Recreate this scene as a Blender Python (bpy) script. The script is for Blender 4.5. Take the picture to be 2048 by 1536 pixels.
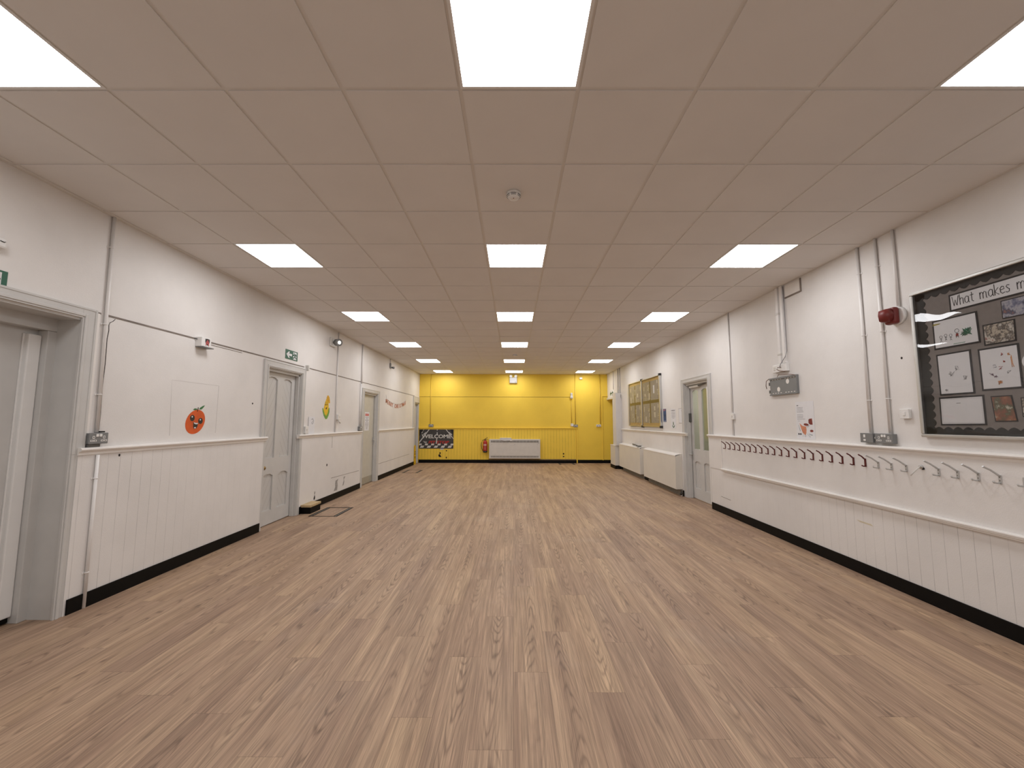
import bpy, bmesh, math, random
from mathutils import Vector, Matrix
random.seed(7)
for o in list(bpy.data.objects): bpy.data.objects.remove(o)
SC = bpy.context.scene
COL = SC.collection
PI = math.pi

# ------------------------------------------------------------------ camera
HC = 1.4312
def _cam():
    p, y, r = .0927, -.0032, .0021
    cp, sp, cy, sy, cr, sr = math.cos(p), math.sin(p), math.cos(y), math.sin(y), math.cos(r), math.sin(r)
    f = Vector((sy*cp, cy*cp, sp)); rt = Vector((cy, -sy, 0)); up = rt.cross(f)
    R = cr*rt + sr*up; U = -sr*rt + cr*up
    cd = bpy.data.cameras.new('camera'); cd.sensor_width = 36; cd.lens = 810.66/2048*36
    cd.clip_start = .02; cd.clip_end = 100
    c = bpy.data.objects.new('camera', cd); COL.objects.link(c)
    m = Matrix((R, U, -f)).transposed().to_4x4(); m.translation = Vector((0, 0, HC))
    c.matrix_world = m
    SC.camera = c
_cam()

# ------------------------------------------------------------------ world / exposure
w = bpy.data.worlds.new('world'); SC.world = w; w.use_nodes = True
w.node_tree.nodes['Background'].inputs[0].default_value = (1, .95, .9, 1)
w.node_tree.nodes['Background'].inputs[1].default_value = 0.0
SC.view_settings.view_transform = 'Standard'; SC.view_settings.look = 'None'
SC.view_settings.gamma = 1; SC.view_settings.use_curve_mapping = False
SC.view_settings.exposure = 0.0
PANEL_POWER = 14.4            # radiance of the LED ceiling panels
PANEL_COLOR = (1.0, 1.0, 1.02)

# ------------------------------------------------------------------ dimensions
XL, XR, YB, YF, H = -3.325, 3.332, 14.32, -1.8, 3.114
Z_RAIL = 1.222

# ------------------------------------------------------------------ materials
def nt(name):
    m = bpy.data.materials.new(name); m.use_nodes = True
    return m, m.node_tree.nodes, m.node_tree.links, m.node_tree.nodes['Principled BSDF']
def mnode(N, L, op, a, b=None, c=None):
    n = N.new('ShaderNodeMath'); n.operation = op
    for i, v in enumerate((a, b, c)):
        if v is None: continue
        if isinstance(v, (int, float)): n.inputs[i].default_value = v
        else: L.new(v, n.inputs[i])
    return n.outputs[0]
def mixc(N, L, fac, a, b, mode='MIX'):
    n = N.new('ShaderNodeMix'); n.data_type = 'RGBA'; n.blend_type = mode
    if isinstance(fac, (int, float)): n.inputs[0].default_value = fac
    else: L.new(fac, n.inputs[0])
    for i, v in ((6, a), (7, b)):
        if isinstance(v, tuple): n.inputs[i].default_value = (*v[:3], 1)
        else: L.new(v, n.inputs[i])
    return n.outputs[2]
def noise(N, L, vec, scale, detail=3, rough=.5):
    n = N.new('ShaderNodeTexNoise'); n.inputs['Scale'].default_value = scale
    n.inputs['Detail'].default_value = detail; n.inputs['Roughness'].default_value = rough
    if vec is not None: L.new(vec, n.inputs['Vector'])
    return n.outputs[0]
def world_pos(N):
    return N.new('ShaderNodeNewGeometry').outputs['Position']
def bump(N, L, B, h, strength=.3, dist=.002):
    b = N.new('ShaderNodeBump'); b.inputs['Strength'].default_value = strength; b.inputs['Distance'].default_value = dist
    L.new(h, b.inputs['Height']); L.new(b.outputs[0], B.inputs['Normal'])
def ramp(N, L, v, *stops):
    r = N.new('ShaderNodeValToRGB'); e = r.color_ramp.elements
    while len(e) < len(stops): e.new(.5)
    for i, (p, c) in enumerate(stops):
        e[i].position = p; e[i].color = (*c, 1) if len(c) == 3 else c
    L.new(v, r.inputs[0]); return r.outputs[0]

_cache = {}
def mat(name, col, rough=.5, metal=0, var=.06, vscale=8, bmp=0, bscale=150, spec=.5):
    """plain painted / moulded surface with slight procedural mottling"""
    if name in _cache: return _cache[name]
    m, N, L, B = nt(name)
    pos = N.new('ShaderNodeTexCoord').outputs['Object']
    n1 = noise(N, L, pos, vscale, 4)
    c = ramp(N, L, n1, (.3, tuple(x*(1-var) for x in col)), (.7, tuple(min(1, x*(1+var)) for x in col)))
    L.new(c, B.inputs['Base Color'])
    B.inputs['Roughness'].default_value = rough; B.inputs['Metallic'].default_value = metal
    B.inputs['Specular IOR Level'].default_value = spec
    if bmp: bump(N, L, B, noise(N, L, pos, bscale, 2), bmp, .001)
    _cache[name] = m; return m

def wall_paint(name, col, groove=None, axis=None, rough=.55, gw=.018, gs=.6, gspan=None, grime=.1):
    """eggshell wall paint, roller texture, faint scuffs; optional tongue-and-groove lines
    groove=(phase, pitch) along axis 0/1"""
    m, N, L, B = nt(name)
    pos = world_pos(N)
    sep = N.new('ShaderNodeSeparateXYZ'); L.new(pos, sep.inputs[0])
    big = noise(N, L, pos, 1.3, 5, .6)
    c = ramp(N, L, big, (.25, tuple(x*(1-grime) for x in col)), (.6, col))
    # scuff scratches low down on the wall
    mp = N.new('ShaderNodeMapping'); L.new(pos, mp.inputs[0]); mp.inputs['Scale'].default_value = (3, 3, 26)
    mp.inputs['Rotation'].default_value = (.25, .2, 0)
    sc = noise(N, L, mp.outputs[0], 2.2, 6, .65)
    scm = ramp(N, L, sc, (.68, (0, 0, 0)), (.74, (1, 1, 1)))
    low = ramp(N, L, sep.outputs[2], (.3, (1, 1, 1)), (.9, (0, 0, 0)))
    f = mnode(N, L, 'MULTIPLY', scm, low)
    f = mnode(N, L, 'MULTIPLY', f, .22)
    c = mixc(N, L, f, c, tuple(x*.62 for x in col))
    h = noise(N, L, pos, 130, 2)
    h2 = noise(N, L, pos, 9, 3)
    h = mnode(N, L, 'ADD', mnode(N, L, 'MULTIPLY', h, .55), mnode(N, L, 'MULTIPLY', h2, .9))
    if groove:
        ph, pitch = groove
        t = mnode(N, L, 'FRACT', mnode(N, L, 'DIVIDE', mnode(N, L, 'SUBTRACT', sep.outputs[axis], ph - pitch/2), pitch))
        d = mnode(N, L, 'ABSOLUTE', mnode(N, L, 'SUBTRACT', t, .5))
        g = mnode(N, L, 'LESS_THAN', d, gw)
        # paint has bridged the joint unevenly
        pn = noise(N, L, pos, 3.0, 3)
        vis = ramp(N, L, pn, (.33, (.25,)*3), (.6, (1,)*3))
        if gspan:
            a0, a1 = gspan
            fade = N.new('ShaderNodeMapRange'); L.new(sep.outputs[axis], fade.inputs[0])
            fade.inputs[1].default_value = a0; fade.inputs[2].default_value = a1
            fade.inputs[3].default_value = 1; fade.inputs[4].default_value = .25
            vis = mnode(N, L, 'MULTIPLY', vis, fade.outputs[0])
        gg = mnode(N, L, 'MULTIPLY', g, vis)
        c = mixc(N, L, mnode(N, L, 'MULTIPLY', gg, gs), c, tuple(x*.42 for x in col))
        h = mnode(N, L, 'SUBTRACT', h, mnode(N, L, 'MULTIPLY', gg, 1.5))
    L.new(c, B.inputs['Base Color']); B.inputs['Roughness'].default_value = rough
    B.inputs['Specular IOR Level'].default_value = .35
    bump(N, L, B, h, .4, .003)
    return m

WHITE = (.79, .765, .74)
YEL = (.93, .655, .078)
M_wall = wall_paint('white_wall_paint', WHITE)
M_wallT = wall_paint('white_wainscot_left', WHITE, (3.34, .1022), 1, gspan=(3.6, 4.4))
M_wallTR = wall_paint('white_wainscot_right', WHITE, (3.839, .1033), 1, gspan=(3.8, 5.0))
M_yel = wall_paint('yellow_wall_paint', YEL, grime=.08)
M_yelT = wall_paint('yellow_wainscot', YEL, (-1.96, .1023), 0, grime=.08, gw=.07, gs=.5)
M_trimw = mat('white_gloss_trim', (.82, .79, .755), .3, var=.03, vscale=5, bmp=.1, bscale=60)
M_grey = mat('grey_gloss_paint', (.58, .57, .55), .42, var=.05, vscale=4, bmp=.12, bscale=70)
M_base = mat('black_skirting', (.0035, .003, .0025), .55, var=.3, vscale=12, spec=.15)
M_dark = mat('dark_hole', (.02, .013, .01), .9, var=.3)
M_shadowgap = mat('taupe_gap_and_shadow', (.22, .185, .16), .85, var=.25, vscale=3)
M_ceiltile = mat('mineral_ceiling_tile', (.76, .735, .71), .9, var=.02, vscale=2.5, bmp=.15, bscale=300)
M_ceilgrid = mat('ceiling_tee_grid', (.72, .69, .655), .5, var=.02)
M_white = mat('white_plastic', (.80, .79, .77), .35, var=.02)
M_offw = mat('off_white_plastic', (.66, .64, .60), .4, var=.03)
M_cond = mat('painted_conduit', (.81, .79, .77), .4, var=.03)
M_condy = mat('yellow_painted_conduit', (.78, .55, .07), .4, var=.05)
M_steel = mat('brushed_steel', (.56, .56, .55), .4, .6, var=.05)
M_dsteel = mat('dark_grey_steel', (.13, .13, .125), .45, .5, var=.08)
M_gmetal = mat('grey_painted_metal', (.22, .225, .225), .5, .2, var=.05)
M_alu = mat('aluminium_trim', (.62, .62, .60), .3, .9, var=.03)
M_black = mat('black_plastic', (.018, .018, .018), .4, var=.1)
M_brass = mat('aged_brass', (.32, .22, .09), .35, .9, var=.1)
M_red = mat('dark_red_enamel', (.10, .008, .007), .5, var=.08)
M_sred = mat('alarm_red', (.17, .017, .014), .45, var=.06)
M_xred = mat('extinguisher_red', (.42, .018, .014), .25, var=.05)
M_green = mat('safety_green', (.012, .10, .055), .4, var=.05)
M_paper = mat('white_paper', (.76, .755, .765), .75, var=.02, vscale=20)
M_ink = mat('black_ink', (.03, .03, .035), .7, var=.1)
M_inkg = mat('grey_ink', (.30, .29, .30), .7, var=.1)
M_orange = mat('orange_print', (.66, .10, .012), .55, var=.12, vscale=10)
M_leaf = mat('leaf_green', (.04, .16, .05), .5, var=.2, vscale=20)
M_corn = mat('corn_yellow', (.78, .50, .02), .5, var=.08, vscale=30)
M_corn2 = mat('corn_amber', (.68, .36, .015), .5, var=.1, vscale=30)
M_lgreen = mat('husk_green', (.16, .36, .06), .5, var=.15, vscale=20)
M_signy = mat('hazard_yellow', (.75, .48, .01), .45, var=.05)
M_wood = mat('pale_timber', (.50, .37, .20), .6, var=.15, vscale=14)
M_bunt = mat('red_foil_letter', (.60, .17, .09), .5, var=.25, vscale=14)
M_pink = mat('pink_print', (.62, .20, .19), .6, var=.05)
M_mat = mat('charcoal_print', (.055, .052, .052), .8, var=.25, vscale=9)
M_matk = mat('black_print', (.015, .014, .015), .8, var=.2, vscale=9)
M_matr = mat('red_print', (.45, .03, .025), .7, var=.2, vscale=12)
M_matw = mat('white_print', (.62, .61, .59), .7, var=.06, vscale=12)
M_cork = mat('cork', (.50, .34, .13), .85, var=.14, vscale=40, bmp=.3)
M_olive = mat('olive_strip', (.16, .11, .02), .7, var=.1)
M_felt = mat('grey_felt', (.23, .205, .19), .95, var=.06, vscale=30, bmp=.3, bscale=400)
M_hess = mat('hessian', (.35, .315, .255), .95, var=.12, vscale=25, bmp=.3, bscale=300)
M_border = mat('black_scalloped_card', (.010, .010, .0095), .7, var=.1)
M_blue = mat('blue_print', (.03, .07, .18), .5, var=.5, vscale=10)
M_kick = mat('grey_kickboard', (.17, .155, .13), .6, var=.25, vscale=40)
M_kplate = mat('door_kick_plate', (.40, .38, .31), .35, .3, var=.05)
M_case = mat('cream_casing', (.72, .68, .61), .45, var=.04, vscale=2)
M_heater = mat('heater_casing', (.66, .63, .585), .4, var=.03)
M_brownledge = mat('brown_ledge', (.20, .13, .06), .6, var=.2)
M_plaster = mat('bare_grey_plaster', (.34, .32, .30), .9, var=.2, vscale=30)

def emis(name, col, s):
    m, N, L, B = nt(name)
    B.inputs['Base Color'].default_value = (.9, .9, .9, 1)
    B.inputs['Emission Color'].default_value = (*col, 1); B.inputs['Emission Strength'].default_value = s
    return m
M_led = emis('lit_led_diffuser', PANEL_COLOR, PANEL_POWER)
M_led.cycles.emission_sampling = 'FRONT'
M_spot = emis('lit_lamp_lens', (1, .93, .8), 3.0)

def glass(name, tint=(1, 1, 1), rough=0.0, refl=1.0, wavy=0):
    """thin pane: mostly clear with a sharp Fresnel reflection"""
    m, N, L, B = nt(name)
    out = N['Material Output']
    tr = N.new('ShaderNodeBsdfTransparent'); tr.inputs[0].default_value = (*tint, 1)
    gl = N.new('ShaderNodeBsdfGlossy'); gl.inputs['Roughness'].default_value = rough
    lw = N.new('ShaderNodeLayerWeight'); lw.inputs[0].default_value = .5
    fr = mnode(N, L, 'ADD', mnode(N, L, 'MULTIPLY', mnode(N, L, 'POWER', lw.outputs['Facing'], 5.0), .94*refl), .035*refl)
    mx = N.new('ShaderNodeMixShader')
    L.new(fr, mx.inputs[0])
    L.new(tr.outputs[0], mx.inputs[1]); L.new(gl.outputs[0], mx.inputs[2])
    if wavy:
        b = N.new('ShaderNodeBump'); b.inputs['Strength'].default_value = wavy; b.inputs['Distance'].default_value = .02
        L.new(noise(N, L, world_pos(N), 3.0, 1), b.inputs['Height'])
        L.new(b.outputs[0], gl.inputs['Normal'])
    L.new(mx.outputs[0], out.inputs[0]); return m
M_glass = glass('cover_pane', (.93, .93, .93), 0.0, wavy=.13)
M_case_glass = glass('coated_door_glass', (.97, .97, .97), .0, refl=.4)
M_pane = glass('door_pane_glass', (.9, .92, .88), .08)

def floor_mat():
    m, N, L, B = nt('oak_vinyl_plank_floor')
    pos = world_pos(N)
    sep = N.new('ShaderNodeSeparateXYZ'); L.new(pos, sep.inputs[0])
    X, Y = sep.outputs[0], sep.outputs[1]
    W, LEN = .1975, 1.22
    M = lambda op, a, b=None, c=None: mnode(N, L, op, a, b, c)
    cx = M('DIVIDE', M('SUBTRACT', X, .004), W)
    col = M('FLOOR', cx); fx = M('FRACT', cx)
    wn0 = N.new('ShaderNodeTexWhiteNoise'); wn0.noise_dimensions = '1D'; L.new(col, wn0.inputs['W'])
    off = M('ADD', M('MULTIPLY', col, .505), M('MULTIPLY', wn0.outputs[0], .12))
    cy = M('DIVIDE', M('SUBTRACT', M('SUBTRACT', Y, 2.40), off), LEN)
    row = M('FLOOR', cy); fy = M('FRACT', cy)
    cid = N.new('ShaderNodeCombineXYZ'); L.new(col, cid.inputs[0]); L.new(row, cid.inputs[1])
    wn = N.new('ShaderNodeTexWhiteNoise'); wn.noise_dimensions = '2D'; L.new(cid.outputs[0], wn.inputs['Vector'])
    rnd = wn.outputs[0]
    rc = N.new('ShaderNodeSeparateColor'); L.new(wn.outputs[1], rc.inputs[0])
    r1, r2, r3 = rc.outputs[0], rc.outputs[1], rc.outputs[2]
    u = M('MULTIPLY', fx, W)
    def vec(sx, sy, rs):
        c = N.new('ShaderNodeCombineXYZ')
        L.new(M('MULTIPLY_ADD', u, sx, M('MULTIPLY', r1, 37.0)), c.inputs[0])
        L.new(M('MULTIPLY_ADD', Y, sy, M('MULTIPLY', r2, 53.0)), c.inputs[1])
        L.new(M('MULTIPLY', r3, rs), c.inputs[2])
        return c.outputs[0]
    # wide soft light/dark bands that follow the board
    band = noise(N, L, vec(11, .75, 20), 1.0, 2, .5)
    # cathedral figure: nested arches about a wandering centre line of each board
    wand = noise(N, L, vec(0, 1.3, 31), 1.0, 1.5, .5)
    d = M('SUBTRACT', u, M('ADD', M('MULTIPLY_ADD', r1, .05, .035), M('MULTIPLY', wand, .075)))
    sgn = M('MULTIPLY_ADD', M('GREATER_THAN', r2, .5), 2.0, -1.0)
    wob = noise(N, L, vec(26, 3.4, 11), 1.0, 2, .55)
    slow = noise(N, L, vec(5, 1.1, 47), 1.0, 1, .5)
    ph = M('ADD', M('MULTIPLY', M('MULTIPLY', d, d), 5200.0), M('MULTIPLY', M('MULTIPLY', Y, sgn), 42.0))
    ph = M('ADD', ph, M('MULTIPLY', wob, 11.0)); ph = M('ADD', ph, M('MULTIPLY', slow, 34.0))
    ring = M('MULTIPLY_ADD', M('SINE', ph), .5, .5)
    ring = M('POWER', ring, 3.2)
    cen = ramp(N, L, M('ABSOLUTE', d), (.012, (1,)*3), (.055, (.22,)*3))
    figm = ramp(N, L, noise(N, L, vec(4, .8, 77), 1.0, 1, .5), (.36, (.12,)*3), (.62, (1, 1, 1)))
    figm = M('MULTIPLY', figm, cen)
    # fine pores / fibres
    fib = noise(N, L, vec(380, 4.5, 5), 1.0, 3, .6)
    fib2 = noise(N, L, vec(90, 1.6, 9), 1.0, 3, .6)
    base = ramp(N, L, band, (.27, (.315, .204, .137)), (.48, (.415, .278, .186)), (.72, (.50, .345, .228)))
    # per-board tint
    tint = ramp(N, L, rnd, (0, (.90, .885, .90)), (.5, (1, 1, 1)), (1, (1.06, 1.06, 1.02)))
    c = mixc(N, L, 1.0, base, tint, 'MULTIPLY')
    c = mixc(N, L, M('MULTIPLY', M('MULTIPLY', ring, figm), .60), c, (.13, .078, .052))
    fibr = ramp(N, L, fib, (.36, (.66,)*3), (.62, (1.14,)*3))
    c = mixc(N, L, .75, c, mixc(N, L, 1, c, fibr, 'MULTIPLY'))
    fibr2 = ramp(N, L, fib2, (.32, (.66,)*3), (.64, (1.17,)*3))
    c = mixc(N, L, .75, c, mixc(N, L, 1, c, fibr2, 'MULTIPLY'))
    # butt and side joints
    ex = M('MULTIPLY', M('MINIMUM', fx, M('SUBTRACT', 1, fx)), W)
    ey = M('MULTIPLY', M('MINIMUM', fy, M('SUBTRACT', 1, fy)), LEN)
    e = M('LESS_THAN', M('MINIMUM', ex, ey), .0011)
    c = mixc(N, L, M('MULTIPLY', e, .5), c, (.08, .045, .03))
    # dusty scuffed patches
    du = ramp(N, L, noise(N, L, pos, 1.1, 5, .65), (.56, (0, 0, 0)), (.72, (1, 1, 1)))
    c = mixc(N, L, M('MULTIPLY', du, .10), c, (.55, .50, .45))
    L.new(c, B.inputs['Base Color'])
    rg = N.new('ShaderNodeMapRange'); L.new(noise(N, L, pos, 2.3, 4), rg.inputs[0])
    rg.inputs[3].default_value = .42; rg.inputs[4].default_value = .58
    L.new(rg.outputs[0], B.inputs['Roughness']); B.inputs['Specular IOR Level'].default_value = .35
    bump(N, L, B, M('SUBTRACT', M('MULTIPLY', fib, .4), M('MULTIPLY', e, 1.0)), .18, .0015)
    return m
M_floor = floor_mat()

def diag_mat():
    """grey painted door panel boarded on the diagonal (chevron about the middle of the door)"""
    m, N, L, B = nt('diagonal_boarded_panel')
    tc = N.new('ShaderNodeTexCoord').outputs['Object']
    sep = N.new('ShaderNodeSeparateXYZ'); L.new(tc, sep.inputs[0])
    v = mnode(N, L, 'ADD', mnode(N, L, 'MULTIPLY', mnode(N, L, 'ABSOLUTE', sep.outputs[1]), 1.7), sep.outputs[2])
    t = mnode(N, L, 'FRACT', mnode(N, L, 'DIVIDE', v, .165))
    g = mnode(N, L, 'LESS_THAN', mnode(N, L, 'ABSOLUTE', mnode(N, L, 'SUBTRACT', t, .5)), .035)
    c = mixc(N, L, mnode(N, L, 'MULTIPLY', g, .38), (.57, .56, .54), (.26, .24, .22))
    L.new(c, B.inputs['Base Color']); B.inputs['Roughness'].default_value = .42
    bump(N, L, B, mnode(N, L, 'SUBTRACT', 1, g), .5, .003)
    return m
M_diag = diag_mat()

def photo_mat(name, cols, scale=14):
    m, N, L, B = nt(name)
    tc = N.new('ShaderNodeTexCoord').outputs['Object']
    n = noise(N, L, tc, scale, 5, .6)
    st = [(.3 + .4*i/(len(cols)-1), c) for i, c in enumerate(cols)]
    L.new(ramp(N, L, n, *st), B.inputs['Base Color']); B.inputs['Roughness'].default_value = .35
    return m
M_ph1 = photo_mat('crowd_photograph', [(.03, .02, .02), (.55, .48, .38), (.05, .035, .03), (.66, .62, .54), (.25, .07, .06)], 20)
M_ph2 = photo_mat('blue_group_photograph', [(.03, .035, .07), (.16, .17, .26), (.42, .41, .44), (.05, .06, .12), (.28, .13, .10)], 18)
M_ph3 = photo_mat('animal_photograph', [(.64, .60, .50), (.10, .11, .06), (.24, .09, .05), (.34, .15, .08), (.60, .55, .46)], 15)
M_flyer = photo_mat('printed_flyer', [(.62, .60, .52), (.2, .17, .10), (.62, .58, .48), (.45, .36, .2)], 30)

# ------------------------------------------------------------------ mesh helpers
def wloc(o):
    v = Vector(o.location)
    while o.parent: o = o.parent; v = v + o.location
    return v
class MB:
    def __init__(s): s.bm = bmesh.new()
    def box(s, a, b, bev=0, seg=2):
        lo = [min(p, q) for p, q in zip(a, b)]; hi = [max(p, q) for p, q in zip(a, b)]
        r = bmesh.ops.create_cube(s.bm, size=1)
        for v in r['verts']: v.co = Vector([(lo[i]+hi[i])/2 + v.co[i]*(hi[i]-lo[i]) for i in range(3)])
        if bev:
            es = list({e for v in r['verts'] for e in v.link_edges})
            bmesh.ops.bevel(s.bm, geom=es, offset=min(bev, .45*min(hi[i]-lo[i] for i in range(3))), segments=seg, affect='EDGES', profile=.5)
        return s
    def prism(s, pts, d):
        """closed outline of 3D points swept along vector d"""
        d = Vector(d); n = len(pts)
        a = [s.bm.verts.new(Vector(p)) for p in pts]; b = [s.bm.verts.new(Vector(p)+d) for p in pts]
        s.bm.faces.new(a[::-1]); s.bm.faces.new(b)
        for i in range(n): s.bm.faces.new((a[i], a[(i+1) % n], b[(i+1) % n], b[i]))
        return s
    def tube(s, pts, r, seg=10, caps=True):
        pts = [Vector(p) for p in pts]; rings = []
        rs = r if isinstance(r, (list, tuple)) else [r]*len(pts)
        for i, p in enumerate(pts):
            t = (pts[min(i+1, len(pts)-1)] - pts[max(i-1, 0)]).normalized()
            a = Vector((0, 0, 1)) if abs(t.z) < .9 else Vector((1, 0, 0))
            u = t.cross(a).normalized(); v = t.cross(u)
            rings.append([s.bm.verts.new(p + rs[i]*(math.cos(2*PI*k/seg)*u + math.sin(2*PI*k/seg)*v)) for k in range(seg)])
        for q in range(len(rings)-1):
            for k in range(seg):
                f = s.bm.faces.new((rings[q][k], rings[q][(k+1) % seg], rings[q+1][(k+1) % seg], rings[q+1][k])); f.smooth = True
        if caps: s.bm.faces.new(rings[0][::-1]); s.bm.faces.new(rings[-1])
        return s
    def build(s, name, m, parent=None, label=None):
        bmesh.ops.recalc_face_normals(s.bm, faces=s.bm.faces)
        lo = [min(v.co[i] for v in s.bm.verts) for i in range(3)]; hi = [max(v.co[i] for v in s.bm.verts) for i in range(3)]
        o0 = Vector(((lo[0]+hi[0])/2, (lo[1]+hi[1])/2, lo[2]))
        for v in s.bm.verts: v.co -= o0
        me = bpy.data.meshes.new(name); s.bm.to_mesh(me); s.bm.free(); me.materials.append(m)
        o = bpy.data.objects.new(name, me); COL.objects.link(o)
        if parent: o.location = o0 - wloc(parent); o.parent = parent
        else: o.location = o0
        if label: o['label'] = label
        return o
def tag(o, label, cat, group=None):
    o['label'] = label; o['category'] = cat
    if group: o['group'] = group
    return o
def thing(name, loc, label, cat, group=None):
    o = bpy.data.objects.new(name, None); COL.objects.link(o); o.location = loc; o.empty_display_size = .05
    return tag(o, label, cat, group)
def struct(o): o['kind'] = 'structure'; return o
def sroot(name, loc):
    o = bpy.data.objects.new(name, None); COL.objects.link(o); o.location = loc; o.empty_display_size = .1
    return struct(o)
def kids(o): return [c for c in bpy.data.objects if c.parent == o]
def copy_tree(o, loc=None, parent=None):
    c = o.copy(); COL.objects.link(c)
    if parent: c.parent = parent
    if loc is not None: c.location = loc
    for k in kids(o): copy_tree(k, None, c)
    return c

class Fr:
    """frame on a wall: a to the right as seen from the room, b up, c out of the wall"""
    def __init__(s, kind, plane):
        s.k = kind; s.pl = plane
        s.n = Vector({'L': (1, 0, 0), 'R': (-1, 0, 0), 'B': (0, -1, 0)}[kind])
        s.u = Vector({'L': (0, 1, 0), 'R': (0, -1, 0), 'B': (1, 0, 0)}[kind])
    def p(s, a, b, c=0):
        """a is the world coordinate along the wall (y or x)"""
        if s.k == 'L': return Vector((s.pl+c, a, b))
        if s.k == 'R': return Vector((s.pl-c, a, b))
        return Vector((a, s.pl-c, b))
    def box(s, mb, a0, a1, b0, b1, c0, c1, bev=0):
        return mb.box(s.p(a0, b0, c0), s.p(a1, b1, c1), bev)
    def poly(s, mb, pts, c0, c1):
        return mb.prism([s.p(a, b, c0) for a, b in pts], s.n*(c1-c0))
    def ell(s, a, b, ra, rb, n=24, t0=0, t1=2*PI, rot=0):
        sg = s.u.x + s.u.y
        o = []
        for i in range(n):
            t = t0 + (t1-t0)*i/(n if abs(t1-t0-2*PI) < 1e-6 else n-1)
            x, y = ra*math.cos(t), rb*math.sin(t)
            o.append((a + sg*(x*math.cos(rot)-y*math.sin(rot)), b + x*math.sin(rot)+y*math.cos(rot)))
        return o
FL, FR_, FB = Fr('L', XL), Fr('R', XR), Fr('B', YB)

def text(name, body, fr, a, b, c, size, m, parent, xs=1.0, ext=.0008, bold=0.0, align='CENTER', shear=0, label=None, fit=None):
    cu = bpy.data.curves.new(name, 'FONT'); cu.body = body; cu.size = size; cu.extrude = ext; cu.offset = bold
    cu.align_x = align; cu.align_y = 'CENTER'; cu.shear = shear; cu.resolution_u = 3
    t = bpy.data.objects.new(name, cu); COL.objects.link(t)
    bpy.context.view_layer.update()
    me = bpy.data.meshes.new_from_object(t.evaluated_get(bpy.context.evaluated_depsgraph_get()))
    bpy.data.objects.remove(t); bpy.data.curves.remove(cu)
    mb = MB(); mb.bm.from_mesh(me); bpy.data.meshes.remove(me)
    if fit:
        w_ = [v.co.x for v in mb.bm.verts]; xs = fit/(max(w_)-min(w_))
    o = fr.p(a, b, c)
    for v in mb.bm.verts: v.co = o + fr.u*(v.co.x*xs) + Vector((0, 0, 1))*v.co.y + fr.n*v.co.z
    return mb.build(name, m, parent, label)

# ------------------------------------------------------------------ shell
def wall_with_openings(name, m, x0, x1, y0, y1, holes):
    """wall slab running in y; holes = (y0, y1, ztop)"""
    mb = MB(); cur = y0
    for h0, h1, zt in sorted(holes):
        if h0 > cur: mb.box((x0, cur, 0), (x1, h0, H+.1))
        mb.box((x0, h0, zt), (x1, h1, H+.1)); cur = h1
    if y1 > cur: mb.box((x0, cur, 0), (x1, y1, H+.1))
    return struct(mb.build(name, m))
struct(MB().box((-4.4, YF-.2, -.12), (5.2, YB+.25, 0)).build('floor', M_floor))
WL = wall_with_openings('wall_left', M_wall, XL-.3, XL, YF, YB, [(2.05, 3.07, 2.215), (5.45, 6.315, 2.165), (9.0, 9.9, 2.085), (13.63, 14.3, 2.07)])
WR = wall_with_openings('wall_right', M_wall, XR, XR+.3, YF, YB, [(6.915, 7.887, 2.17), (13.4, YB, 2.2)])
WB = struct(MB().box((-3.7, YB, 0), (5.2, YB+.2, H+.1)).build('wall_back', M_yel))
struct(MB().box((-4.4, YF-.2, 0), (5.2, YF, H+.1)).build('wall_front', M_wall))

# ceiling: tegular tiles dropped a little below the recessed tee grid
X0, Y0 = .0272, 1.9125
gx = lambda c: X0 + (c-.5)*.6
gy = lambda r: Y0 + r*.6
CE = struct(MB().box((XL-.3, YF-.2, H+.0045), (XR+.3, YB+.2, H+.12)).build('ceiling', M_ceilgrid))
light_cols = {-4: 'left', 0: 'middle', 4: 'right'}
light_rows = [-5, -1, 3, 7, 11, 15, 19]
mb = MB()
for r in range(-7, 22):
    for c in range(-6, 7):
        if c in light_cols and r in light_rows: continue
        a0, a1, b0, b1 = max(gx(c)+.011, XL), min(gx(c+1)-.011, XR), max(gy(r)+.011, YF), min(gy(r+1)-.011, YB)
        if a1-a0 < .03 or b1-b0 < .03: continue
        mb.box((a0, b0, H), (a1, b1, H+.008))
mb.build('ceiling_tiles', M_ceiltile, CE)
mb = MB()
for a, b in (((XL, YF, H-.002), (XL+.02, YB, H+.006)), ((XR-.02, YF, H-.002), (XR, YB, H+.006)), ((XL, YB-.02, H-.002), (XR, YB, H+.006))): mb.box(a, b)
struct(mb.build('trim_1', M_ceilgrid))

# ceiling lights
ordn = ['nearest to', 'second nearest to', 'third nearest to', 'fourth nearest to', 'fifth nearest to', 'farthest from']
L0 = thing('ceiling_light', (gx(-4)+.3, gy(-5)+.3, H), 'lit square panel', 'ceiling light', 'square lit panels in the ceiling')
mb = MB()
for a, b in (((-.298, -.298), (.298, -.283)), ((-.298, .283), (.298, .298)), ((-.298, -.283), (-.283, .283)), ((.283, -.283), (.298, .283))):
    mb.box((L0.location.x+a[0], L0.location.y+a[1], H-.001), (L0.location.x+b[0], L0.location.y+b[1], H+.006))
mb.build('light_frame', M_white, L0)
mb = MB()
x, y = L0.location.x, L0.location.y
vs = [mb.bm.verts.new((x+i, y+j, H+.002)) for i, j in ((-.283, -.283), (-.283, .283), (.283, .283), (.283, -.283))]
mb.bm.faces.new(vs)
me = bpy.data.meshes.new('diffuser')
for v in mb.bm.verts: v.co -= L0.location
mb.bm.normal_update()
if list(mb.bm.faces)[0].normal.z > 0: bmesh.ops.reverse_faces(mb.bm, faces=mb.bm.faces)
mb.bm.to_mesh(me); mb.bm.free(); me.materials.append(M_led)
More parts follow.
